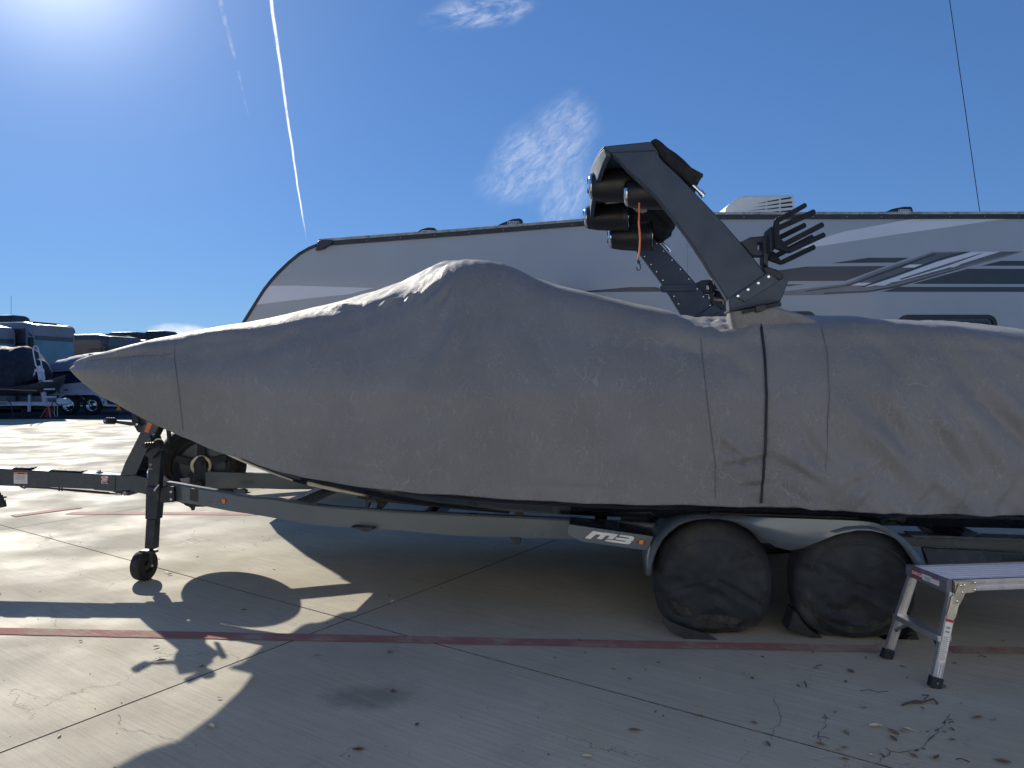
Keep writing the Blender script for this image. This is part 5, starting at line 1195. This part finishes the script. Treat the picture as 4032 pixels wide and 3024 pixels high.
for x, y, s_, k in ((78, 724, .045, 4), (92, 785, .05, 0), (445, 832, .045, 1), (540, 970, .05, 5), (880, 972, .06, 3), (1050, 893, .05, 0), (1245, 855, .075, 4), (1360, 892, .07, 5), (1450, 872, .06, 2), (1422, 885, .04, 0), (1360, 935, .06, 5), (1040, 993, .04, 5), (1000, 1005, .045, 2), (1290, 1035, .05, 2), (1215, 1045, .035, 4), (1045, 1070, .04, 1), (1170, 733, .04, 3), (1415, 462, .045, 3), (1080, 498, .07, 1), (715, 478, .035, 4), (395, 510, .045, 4), (435, 538, .045, 1), (500, 397, .035, 5), (430, 383, .03, 5), (205, 332, .03, 4), (832, 372, .04, 3), (1178, 405, .04, 3), (2075, 293, .045, 3), (1740, 872, .04, 1), (2010, 810, .04, 0), (1905, 800, .06, 1), (1745, 942, .04, 1), (1490, 1050, .05, 1), (1640, 1060, .06, 1), (2080, 1085, .07, 5), (1545, 735, .035, 1), (1800, 705, .03, 0), (980, 760, .03, 3), (1045, 562, .04, 1), (1690, 592, .05, 0), (735, 590, .035, 1)):
    leaf(CD, x, y, s_, k)
for x, y, s_, k in ((905, 145, .05, 2), (925, 158, .05, 4), (820, 176, .07, 1), (865, 70, .05, 0), (1490, 125, .045, 2), (1075, 62, .03, 1), (1205, 438, .055, 4), (1478, 405, .05, 2), (880, 630, .07, 3), (1102, 660, .05, 3), (852, 553, .045, 4), (440, 521, .035, 4), (1195, 832, .035, 4), (1148, 992, .07, 4), (323, 1033, .04, 4), (1780, 425, .035, 3), (1725, 600, .045, 3), (2118, 583, .045, 3), (2140, 795, .05, 1), (1945, 1112, .06, 5), (2120, 275, .04, 3), (1323, 18, .035, 2), (1680, 5, .05, 4), (1325, 352, .05, 1)):
    leaf(C7, x, y, s_, k)
for x, y, s_, k in ((185, 238, .035, 1), (205, 451, .045, 5), (335, 636, .05, 1), (15, 768, .06, 5), (1085, 268, .04, 0), (1220, 172, .04, 1), (1492, 384, .035, 1), (1650, 295, .04, 1), (1405, 330, .04, 3), (1515, 664, .07, 5), (1258, 808, .05, 4), (1635, 563, .035, 3)):
    leaf(C8, x, y, s_, k)
LMK = [(310, 1250, 'beside the caster wheel of the jack'), (530, 1290, 'inside the round shadow of the spare wheel'), (350, 1330, 'in the long shadow of the trailer tongue'), (480, 1420, 'beside the shadow of the winch'), (130, 1360, 'next to the red line at the left'),
       (150, 1560, 'on the sunlit slab at bottom left'), (480, 1570, 'at the lower edge of the sunlight'), (600, 1240, 'between jack and frame on sunlit concrete'), (800, 1510, 'beside the dark oily stain'), (700, 1580, 'in the shade left of the oily stain'), (1000, 1380, 'on the shaded concrete just above the red line'), (1300, 1410, 'just below the red line under the boat'),
       (1330, 1560, 'in the middle of the bottom shade'), (1150, 1620, 'near the bottom edge left of the middle'), (1420, 1470, 'on the shaded slab below the logo plate'), (1530, 1530, 'above the slab joint at lower right'), (1560, 1620, 'below the slab joint at lower right'), (1590, 1440, 'below the front wheel cover'), (1700, 1440, 'between the two wheel covers below the red line'), (1800, 1430, 'below the rear wheel cover'),
       (1750, 1500, 'on bare concrete left of the platform'), (1750, 1600, 'along the left dirt patch near the bottom'), (1900, 1440, 'beside the far platform foot'), (2000, 1500, 'beside the near platform foot'), (2000, 1530, 'close to the thickest twig'), (1880, 1580, 'in the pale patch left of the dirt crack'), (1940, 1610, 'at the bend of the dirt crack'), (2060, 1560, 'right of the dirt crack'), (2110, 1620, 'near the bottom right corner'), (2170, 1400, 'behind the platform legs at the right edge'), (1490, 1600, 'left of the slab joint near the bottom')]
for o, p, k in leaves:
    kindw = ('tan', 'brown curled', 'pale', 'tan curled', 'pale curled', 'reddish')[k]
    lit = p.x < -1.3 - .1 and p.y > 3
    dxy = ((p.x*F/p.y + 2016)/4032*2212, 812 + EYE*1661/p.y)
    where = min(LMK, key=lambda q: math.hypot((q[0]-dxy[0]), (q[1]-dxy[1])*1.6))[2]
    o['label'] = f"{('small ' if o.scale.x < .034 else 'larger ' if o.scale.x > .045 else '')}{kindw} dry leaf {where}"
    o['category'] = 'leaf'; o['group'] = 'dry leaves scattered over the concrete'
def twig(mapf, pts, r, lab, zoff=.006):
    P_ = [atG(*mapf(*p)) for p in pts]
    for i, p in enumerate(P_): p.z = zoff + (.01 if i % 2 else 0)
    o_ = MB().tube([p - V((P_[0].x, P_[0].y, 0)) for p in P_], r, 6).build('twig', 'twig', None, loc=None); o_.location = (P_[0].x, P_[0].y, 0)
    tag(o_, lab, 'twig', 'twigs fallen on the concrete')
twig(CD, [(1415, 716), (1470, 712), (1540, 700), (1620, 690), (1648, 708)], .005, 'thickest dark twig on the concrete below the step platform')
twig(CD, [(1430, 705), (1500, 700), (1570, 695), (1600, 690)], .003, 'thin twig lying along the thickest twig below the platform')
twig(CD, [(1140, 622), (1200, 628), (1260, 632), (1325, 638)], .0018, 'long hair thin twig left of the platform feet')
twig(CD, [(775, 560), (780, 580), (790, 595)], .003, 'short upright twig left among the leaves')
twig(CD, [(1765, 1072), (1800, 1082), (1855, 1090)], .0025, 'straight twig near the bottom right corner')
twig(CD, [(1545, 650), (1590, 665), (1560, 678)], .0025, 'small bent twig just above the thickest twig')
db = MB()
for _ in range(24):
    cx_, cy_ = random.choice([(1800, 395, ), (1790, 440), (1870, 355), (1930, 400), (1850, 375), (905, 800), (840, 460), (870, 920), (1580, 930), (1640, 880), (1700, 820), (1500, 1010), (1300, 1030)])
    p = atG(*CD(cx_ + random.gauss(0, 26), cy_ + random.gauss(0, 9))); a = random.uniform(-.6, .6); l_ = random.uniform(.01, .045)
    q = [p - V((math.cos(a), math.sin(a), 0))*l_/2, p + V((random.gauss(0, .004), random.gauss(0, .004), .004)), p + V((math.cos(a), math.sin(a), 0))*l_/2]
    for z in q: z.z += .003
    db.tube(q, random.uniform(.0010, .0025), 5)
for _ in range(240):
    p = V((random.uniform(-4, 3.5), random.uniform(2.9, 9), .0)); s_ = random.uniform(.002, .006)
    db.add([p + V((0, 0, s_)), p + V((s_, 0, 0)), p + V((0, s_, 0)), p - V((s_, 0, 0)), p - V((0, s_, 0))], [(0,1,2), (0,2,3), (0,3,4), (0,4,1)])
tag(db.build('debris', 'twig', None), 'scattered dark bark crumbs and grit on the concrete', kind='stuff')
# torn cloth scraps hanging below the rail
sc_p = MB(); sc_p.prism(vpoly(C2, [(1560, 828), (1700, 845), (1720, 862), (1695, 880), (1690, 905), (1668, 908), (1660, 885), (1640, 872), (1610, 862), (1600, 845)], -.30), ev*.01); sc_p.build('torn_strap', 'webbing', tr)
sc_p = MB(); sc_p.prism(vpoly(C2, [(2030, 728), (2110, 722), (2140, 735), (2130, 750), (2170, 755), (2120, 768), (2060, 762)], .1), ev*.05); sc_p.build('line_clamp', 'gray_casting', tr)

# ------------------------------------------------------------------ wire in the sky behind the trailer
p0 = atY(*D(2131, 560), 16.0); p1 = atY(*D(2047, -30), 16.0)
wr = MB(); dwr = (p1 - p0); bot_ = p0 - dwr * (p0.z / dwr.z); wr.tube([bot_, p0, p1, p1 + dwr*.5], .009, 6)
o_ = wr.build('guy_wire', 'print_black', None); tag(o_, 'thin dark wire slanting up into the sky behind the trailer roof', 'wire')

# ------------------------------------------------------------------ background vehicles
def motorhome(px, pymap, Y, zt, yaw, label, body, front, pods, wins, W=2.5, length=11.5, glass='sunshade', cap=None, visor=True):
    c = atY(*pymap(*px), Y); c.z = 0; t = V((math.cos(R(yaw)), math.sin(R(yaw)), 0)); n = V((math.sin(R(yaw)), -math.cos(R(yaw)), 0)); bk_ = -n
    root = thing('motorhome', (c.x, c.y, 0), label, 'motorhome')
    def Q(f, s_, z): return c + bk_*f + t*s_ + ez*z        # f: back from front, s: across
    rings_ = []
    sec = [(0, .35), (0, zt-.28), (.05, zt-.10), (.16, zt-.02), (.4, zt), (W-.4, zt), (W-.16, zt-.02), (W-.05, zt-.10), (W, zt-.28), (W, .35)]
    for f, k in ((.0, .82), (.03, .90), (.10, .95), (.25, .985), (.6, 1), (length, 1)):
        mid = W/2; rings_.append([Q(f, mid + (s_-mid)*(1 if f > .3 else lerp(.93, 1, f/.3)), .35 + (z-.35)*lerp(.965, 1, min(1, f/.6))) for s_, z in sec])
    MB().loft(rings_).build('body', body, root, angle=40)
    z0, z1 = (1.15, zt - .62)
    m_ = MB(); m_.prism([Q(-.012, W*.07, z0), Q(-.012, W*.93, z0), Q(-.012, W*.93, z1), Q(-.012, W*.07, z1)], bk_*.03); m_.build('windscreen', glass, root, bevel=.01)
    if visor:
        m_ = MB(); m_.prism([Q(-.016, W*.07, z1-.16), Q(-.016, W*.93, z1-.16), Q(-.016, W*.93, z1+.02), Q(-.016, W*.07, z1+.02)], bk_*.02); m_.build('visor', front, root)
    m_ = MB(); m_.prism([Q(-.02, W*.03, z1+.02), Q(-.02, W*.97, z1+.02), Q(-.02, W*.94, zt-.16), Q(-.02, W*.06, zt-.16)], bk_*.06); m_.build('front_cap', cap or 'mh_grey', root, bevel=.02)
    m_ = MB(); m_.prism([Q(-.02, W*.04, .45), Q(-.02, W*.96, .45), Q(-.02, W*.96, z0-.03), Q(-.02, W*.04, z0-.03)], bk_*.06); m_.build('front_mask', cap or 'mh_grey', root, bevel=.02)
    for s_ in (.2, .8):
        m_ = MB(); m_.prism([Q(-.03, W*s_-.16, .75), Q(-.03, W*s_+.16, .75), Q(-.03, W*s_+.16, .92), Q(-.03, W*s_-.16, .92)], bk_*.03); m_.build('headlight', 'chrome', root, bevel=.01)
    for a_ in (.35, .5, .65):
        MB().box(Q(-.03, W*a_, zt-.22), (.10, .04, .03), (t, n, ez)).build('marker_light', 'amber_lens', root)
    m_ = MB(); m_.prism([Q(0.3, -.004, z0-.1), Q(length, -.004, z0-.1), Q(length, -.004, zt-.3), Q(.3, -.004, zt-.3)], t*.003); m_.build('side_panel', front, root)
    for (f0, f1, a0, a1, g_) in wins:
        m_ = MB(); m_.prism([Q(f0, -.02, a0), Q(f1, -.02, a0), Q(f1, -.02, a1), Q(f0, -.02, a1)], t*.015); fr = m_.build('window_frame', 'window_frame', root, bevel=.01)
        m_ = MB(); e = .05; m_.prism([Q(f0+e, -.024, a0+e), Q(f1-e, -.024, a0+e), Q(f1-e, -.024, a1-e), Q(f0+e, -.024, a1-e)], t*.004); m_.build('pane', g_, fr)
    for (f0, f1, s0, s1, hgt, kind_) in pods:
        m_ = MB()
        if kind_ == 'dome':
            m_.lathe(Q((f0+f1)/2, (s0+s1)/2, zt-.01), ez, [(0, (f1-f0)/2*.95), (hgt*.45, (f1-f0)/2), (hgt*.75, (f1-f0)/2*.85), (hgt*.95, (f1-f0)/2*.5), (hgt, 0)], 20); m_.build('satellite_dome', 'pod_dark', root)
        else:
            r1_ = [Q(f0, s0, zt-.02), Q(f1, s0, zt-.02), Q(f1, s1, zt-.02), Q(f0, s1, zt-.02)]
            def rg(k, z): 
                cc = sum(r1_, V((0,0,0)))/4; return [cc + (p-cc)*k + ez*z for p in r1_]
            m_.loft([rg(1, 0), rg(1, hgt*.5), rg(.94, hgt*.8), rg(.8, hgt)]); m_.build('roof_unit', 'pod_dark', root, bevel=.04, seg=3)
    m_ = MB(); m_.box(Q(length/2, W/2, zt + .005), (length - .6, W - .9, .02), (bk_, t, ez)); m_.build('roof', 'mh_roof', root)
    for f in (2.4, 8.6): wheel(root, Q(f, .14, .5), t, .5, .28, rim='chrome', rimr=.55)
    for f in (2.4, 8.6): wheel(root, Q(f, W - .14, .5), t, .5, .28, rim='chrome', rimr=.55)
    m_ = MB(); m_.tube([Q(.1, -.05, zt-.5), Q(-.25, -.28, zt-.62)], .03, 8); m_.box(Q(-.25, -.3, zt-1.0), (.18, .12, .62), (t, n, ez)); m_.build('mirror', 'black_plastic', root, bevel=.02)
    return root, Q
A_root, AQ = motorhome((412, 230), C1B, 32.0, 3.80, 78, 'grey motorhome with teal windscreen shade behind the dark tarp covered boat', 'mh_grey', 'mh_brown',
    [(1.6, 2.9, .6, 1.6, .36, 'pod'), (3.6, 5.0, .5, 1.7, .38, 'pod')], [(1.0, 2.3, 1.9, 2.75, 'mh_glass'), (3.0, 4.6, 1.9, 2.75, 'mh_glass_light'), (.3, .8, 1.5, 2.9, 'mh_glass')], W=2.4)
MB().tube([AQ(2.0, 1.0, 3.7), AQ(2.0, 1.0, 5.0)], .01, 6).build('whip_antenna', 'steel', A_root)
motorhome((725, 380), C2B, 36.0, 3.50, 78, 'dark motorhome with satellite dome in the middle of the background row', 'mh_dark', 'mh_brown',
    [(7.4, 8.9, .5, 1.9, .42, 'pod'), (2.7, 3.5, .6, 1.4, .5, 'dome')], [(1.3, 3.2, 1.75, 2.55, 'mh_glass'), (3.4, 5.6, 1.75, 2.55, 'mh_glass_light'), (.25, .9, 1.3, 2.8, 'mh_glass')], W=2.5, glass='mh_navy', cap='mh_navy')
motorhome((1440, 430), C2B, 44.0, 3.62, 78, 'distant black and white striped motorhome showing only its roof above the bow', 'mh_dark', 'rv_white',
    [(2.0, 4.0, .5, 2.0, .5, 'pod'), (.2, 1.6, .6, 1.9, .55, 'pod'), (-3.2 + 3.4, 1.0, 1.9, 2.4, .4, 'pod')], [(1.3, 3.2, 1.75, 2.9, 'mh_glass')], W=2.5, glass='mh_navy', cap='mh_dark')
motorhome((1900, 400), C2B, 47.0, 3.75, 78, 'farthest dark motorhome, a sliver of roof above the cover seam', 'mh_dark', 'mh_dark', [(.5, 2.0, .5, 2.0, .3, 'pod')], [(1.3, 3.2, 1.75, 2.9, 'mh_glass')], W=2.5, glass='mh_navy', cap='mh_dark')
motorhome((-520, 250), C1B, 29.5, 3.62, 78, 'blue glazed motorhome cut off by the left edge of the picture', 'mh_grey', 'mh_dark', [(1.5, 2.8, .6, 1.7, .3, 'pod')], [(1.0, 2.4, 1.8, 2.7, 'mh_glass')], W=2.6, glass='sunshade')

# covered dark boat on white trailer
BY = 28.3
b4 = thing('tarped_boat', tuple(atY(*C1B(300, 1300), BY).xy) + (0,), 'boat under a dark navy tarp at the left, bow pointing right', 'boat')
def z1b(x, y, Y): return atY(*C1B(x, y), Y)
tarp_top = [(-420, 640), (-200, 590), (-40, 545), (20, 540), (100, 552), (230, 560), (330, 545), (380, 565), (430, 640), (480, 690), (540, 740), (600, 830), (645, 905), (658, 925)]
tarp_bot = [(-420, 1080), (-200, 1090), (-40, 1095), (20, 1095), (100, 1098), (230, 1100), (330, 1090), (380, 1075), (430, 1050), (480, 1010), (540, 980), (600, 955), (645, 930), (658, 927)]
rr_ = []
for i in range(len(tarp_top)*3 - 2):
    k = i/3; a = int(k); f_ = k - a; b = min(a+1, len(tarp_top)-1)
    tx, ty = lerp(tarp_top[a][0], tarp_top[b][0], f_), lerp(tarp_top[a][1], tarp_top[b][1], f_); bx, by = lerp(tarp_bot[a][0], tarp_bot[b][0], f_), lerp(tarp_bot[a][1], tarp_bot[b][1], f_)
    T_ = z1b(tx, ty, BY); B_ = z1b(bx, by, BY - .9); hb_ = lerp(1.15, .08, max(0, (tx - 100)/560)**2 if tx > 100 else 0)
    ring = []
    for s_ in (-1, -1, -.97, -.85, -.6, -.3, 0, .3, .6, .85, .97, 1, 1):
        pass
    cols_ = [(-.92, 0), (-1, .3), (-1, .62), (-.85, .80), (-.55, .93), (-.2, 1), (.2, 1), (.55, .93), (.85, .8), (1, .62), (1, .3), (.92, 0)]
    for s_, hgt in cols_:
        w1 = .07*noise.noise(V((tx*.02, hgt*4, s_*2))) + .05*noise.noise(V((tx*.05 + hgt*3, s_, 9)))
        ring.append(V((T_.x + .05*s_, BY + s_*hb_ - w1, lerp(B_.z, T_.z, hgt) + w1*.6)))
    rr_.append(ring)
MB().loft(rr_).build('tarp', 'tarp_navy', b4, angle=60)
hl = []
for x_, hb_, yt, yk in ((-420, 1.05, 1060, 1190), (-100, 1.1, 1060, 1190), (200, 1.1, 1070, 1195), (400, .95, 1040, 1185), (500, .6, 1000, 1165), (580, .35, 960, 1090), (640, .1, 925, 990), (662, .03, 915, 930)):
    T_ = z1b(x_, yt, BY - .9); K_ = z1b(x_, yk, BY); hl.append([V((T_.x, BY + s_*hb_, z)) for s_, z in ((-1, T_.z), (-.93, lerp(T_.z, K_.z, .35)), (-.8, lerp(T_.z, K_.z, .55)), (0, K_.z), (.8, lerp(T_.z, K_.z, .55)), (.93, lerp(T_.z, K_.z, .35)), (1, T_.z))])
MB().loft(hl).build('hull', 'hull_olive', b4, angle=30)
rs = MB(); rs.tube([z1b(x, y, BY - 1.15) for x, y in ((-300, 1090), (0, 1100), (300, 1118), (480, 1120))], .025, 6); rs.build('rub_rail', 'leaf_tan', b4)
t4 = thing('ladder_trailer', tuple(z1b(550, 1400, BY).xy) + (0,), 'white boat trailer with bow ladder under the navy tarped boat', 'boat trailer')
TYn = BY - .35
def ob(pts, Y, th, nm, mat='trailer_white', par=None, bev=.008): return MB().prism([z1b(x, y, Y) for x, y in pts], (0, th, 0)).build(nm, mat, par or t4, bevel=bev)
beam4 = ob([(-420, 1262), (540, 1268), (760, 1270), (830, 1275), (830, 1318), (540, 1318), (-420, 1322)], TYn, .1, 'frame_beam')
ob([(-420, 1262), (420, 1275), (420, 1312), (-420, 1322)], TYn + 1.6, .1, 'frame_beam')
ob([(735, 1235), (760, 1222), (850, 1222), (880, 1245), (905, 1265), (900, 1300), (840, 1298), (740, 1312)], TYn - .08, .2, 'coupler')
ob([(468, 797), (515, 797), (605, 1290), (555, 1290)], TYn - .05, .12, 'ladder_post')
for x0, x1, y_ in ((552, 640, 985), (568, 656, 1092), (588, 676, 1195)): ob([(x0, y_), (x1, y_), (x1, y_+22), (x0, y_+22)], TYn - .25, .3, 'ladder_step')
MB().tube([z1b(x, y, TYn - .2) for x, y in ((470, 805), (448, 700), (430, 590), (440, 552), (466, 536), (492, 552), (505, 600), (545, 800), (580, 950), (578, 975), (552, 1000))], .025, 8).build('hand_rail', 'trailer_white', t4)
ob([(410, 836), (555, 842), (555, 882), (410, 876)], TYn - .1, .12, 'winch_bracket'); ob([(420, 880), (455, 880), (448, 915), (432, 938), (420, 935)], TYn - .1, .1, 'bow_stop'); ob([(345, 905), (385, 850), (412, 852), (412, 895)], TYn - .1, .1, 'bow_stop', 'leaf_tan')
for y_ in (988, 1065): ob([(500, y_), (560, y_-8), (562, y_+8), (502, y_+14)], TYn - .07, .16, 'strap', 'webbing')
ob([(365, 1172), (386, 1172), (382, 1395), (358, 1395)], TYn - .12, .1, 'jack'); ob([(340, 1278), (400, 1278), (400, 1325), (345, 1325)], TYn - .1, .1, 'jack_mount')
wheel(t4, V((z1b(345, 1440, TYn).x, TYn - .08, .16)), (0, 1, 0), .16, .08, 'jack_wheel', 'rubber')
text('PACIFIC', 'lettering', 'mh_navy', beam4, z1b(-165, 1308, TYn - .006) , V((1, 0, 0)), ez, .085, shear=.35, bold=.03, sx_=1.75)
MB().tube([z1b(x, y, TYn - .1) for x, y in ((670, 1360), (680, 1290), (705, 1255), (750, 1300), (790, 1320), (810, 1300))], .018, 6).build('safety_cable', 'print_black', t4)
for x_ in (712, 752): MB().tube([z1b(x_, 1318, TYn - .05), z1b(x_ - 4, 1400, TYn - .05), z1b(x_+2, 1460, TYn - .05)], .012, 6).build('safety_chain', 'steel', t4)
MB().tube([z1b(x, y, TYn - .15) for x, y in ((95, 1230), (140, 1290), (160, 1390), (168, 1495))], .02, 6).build('power_cord', 'print_black', t4)
for x_ in (-300, -180): wheel(t4, V((z1b(x_, 1400, TYn).x, TYn - .1, .35)), (0, 1, 0), .35, .22)
js = thing('jack_stand', tuple(z1b(632, 1480, TYn).xy) + (0,), 'faded red jack stand propping the white ladder trailer', 'jack stand')
q = MB(); cj = z1b(632, 1318, TYn); cj.z = 0; tz_ = z1b(632, 1318, TYn).z
for a in (45, 135, 225, 315): q.beam([cj + V((math.cos(R(a))*.26, math.sin(R(a))*.26, .01)), cj + V((math.cos(R(a))*.07, math.sin(R(a))*.07, .34))], .07, .02, V((-math.sin(R(a)), math.cos(R(a)), 0)))
q.build('stand_base', 'stand_red', js); q = MB(); q.tube([cj + ez*.28, cj + ez*(tz_ - .03)], .035, 8); q.box(cj + ez*(tz_ - .02), (.2, .1, .035)); q.build('stand_post', 'stand_red', js)

# second covered boat, white and navy hull, tandem chrome wheels
B5 = 31.3
b5 = thing('white_hulled_boat', (z1b(1100, 1300, B5).x, B5, 0), 'white and navy hulled boat under a lavender grey cover behind the bow', 'boat')
ctop = [(585, 812), (640, 775), (690, 757), (800, 745), (900, 700), (1000, 675), (1090, 655), (1250, 628), (1500, 600), (1900, 590), (2200, 640)]
cb5 = [(585, 925), (640, 918), (690, 915), (800, 895), (900, 880), (1000, 872), (1090, 865), (1250, 860), (1500, 855), (1900, 850), (2200, 850)]
rr_ = []
for i in range((len(ctop)-1)*3 + 1):
    k = i/3; a = min(int(k), len(ctop)-2); f_ = k - a
    tx, ty = lerp(ctop[a][0], ctop[a+1][0], f_), lerp(ctop[a][1], ctop[a+1][1], f_); by = lerp(cb5[a][1], cb5[a+1][1], f_)
    T_ = z1b(tx, ty, B5); B_ = z1b(tx, by, B5 - 1.1); hb_ = 1.15
    rr_.append([V((T_.x, B5 + s_*hb_ - .05*noise.noise(V((tx*.05, hgt*3, 1))), lerp(B_.z, T_.z, hgt) + .05*noise.noise(V((tx*.03, s_*3, 4))))) for s_, hgt in ((-1, 0), (-1, .4), (-.9, .62), (-.5, .9), (0, 1), (.5, .9), (.9, .62), (1, .4), (1, 0))])
MB().loft(rr_).build('cover', 'tarp_grey', b5, angle=60)
def hullband(y0f, y1f, nm, mat, off, k0, k1):
    rr_ = []
    for x_ in (590, 700, 850, 1000, 1200, 1500, 1900, 2200):
        a_ = z1b(x_, y0f(x_), B5 - 1.15); b_ = z1b(x_, y1f(x_), B5 - 1.15); rr_.append([V((a_.x, B5 - k0, a_.z)), V((a_.x, B5 - k1, b_.z)), V((a_.x, B5 + k1, b_.z)), V((a_.x, B5 + k0, a_.z))])
    MB().loft(rr_).build(nm, mat, b5)
hullband(lambda x: interp([(585, 920), (1090, 868), (2200, 850)], x), lambda x: interp([(585, 1062), (900, 1030), (1327, 985), (2200, 960)], x), 'hull_stripe', 'hull_navy', 0, 1.13, 1.14)
hullband(lambda x: interp([(585, 1062), (900, 1030), (1327, 985), (2200, 960)], x), lambda x: 1165, 'hull', 'hull_white', 0, 1.14, 1.02)
for x_ in (856, 880): MB().lathe(z1b(x_, 1112, B5 - 1.12), (0, -1, 0), [(0, .03), (.06, .03)], 10).build('outlet', 'print_black', b5)
MB().tube([z1b(x, y, B5 - 1.2) for x, y in ((755, 1060), (770, 1090), (765, 1120), (780, 1155))], .025, 6).build('mooring_line', 'print_black', b5)
t5 = thing('tandem_trailer', (z1b(1100, 1300, B5).x, B5 - 1.1, 0), 'white tandem trailer with chrome wheels under the white and navy boat', 'boat trailer')
def ob5(pts, Y, th, nm, mat='trailer_white', bev=.01): return MB().prism([z1b(x, y, Y) for x, y in pts], (0, th, 0)).build(nm, mat, t5, bevel=bev)
ob5([(600, 1185), (2200, 1185), (2200, 1215), (600, 1215)], B5 - .9, .1, 'frame_beam', 'frame_matte')
fo5 = [(745, 1250), (755, 1220), (780, 1190), (820, 1170), (900, 1162), (1230, 1165), (1290, 1180), (1330, 1215), (1355, 1275), (1360, 1300), (1480, 1310)]; fi5 = [(770, 1250), (780, 1225), (800, 1200), (835, 1183), (900, 1175), (1225, 1180), (1275, 1195), (1305, 1225), (1330, 1280), (1340, 1318), (1480, 1330)]
ob5(fo5 + fi5[::-1], B5 - 1.25, .28, 'fender')
for x_ in (905, 1210):
    c = z1b(x_, 1310, B5 - 1.15); wheel(t5, V((c.x, B5 - 1.12, .37)), (0, 1, 0), .37, .24, rim='chrome', rimr=.58)
ob5([(1345, 1258), (1360, 1258), (1360, 1290), (1345, 1290)], B5 - 1.3, .03, 'tail_light', 'decal_red')
for x_ in (980,): ob5([(1020, 1180), (1050, 1180), (1110, 1230), (1095, 1240)], B5 - .9, .06, 'frame_brace')
cn = z1b(1548, 1420, 34.0); cb_ = MB().lathe((cn.x, 34, .0), (0, 0, 1), [(0, .12), (.02, .12), (.03, .09), (.22, .02), (.23, 0)], 16).build('traffic_cone', 'cone_orange', None); tag(cb_, 'small orange cone on the far asphalt under the bow', 'cone')
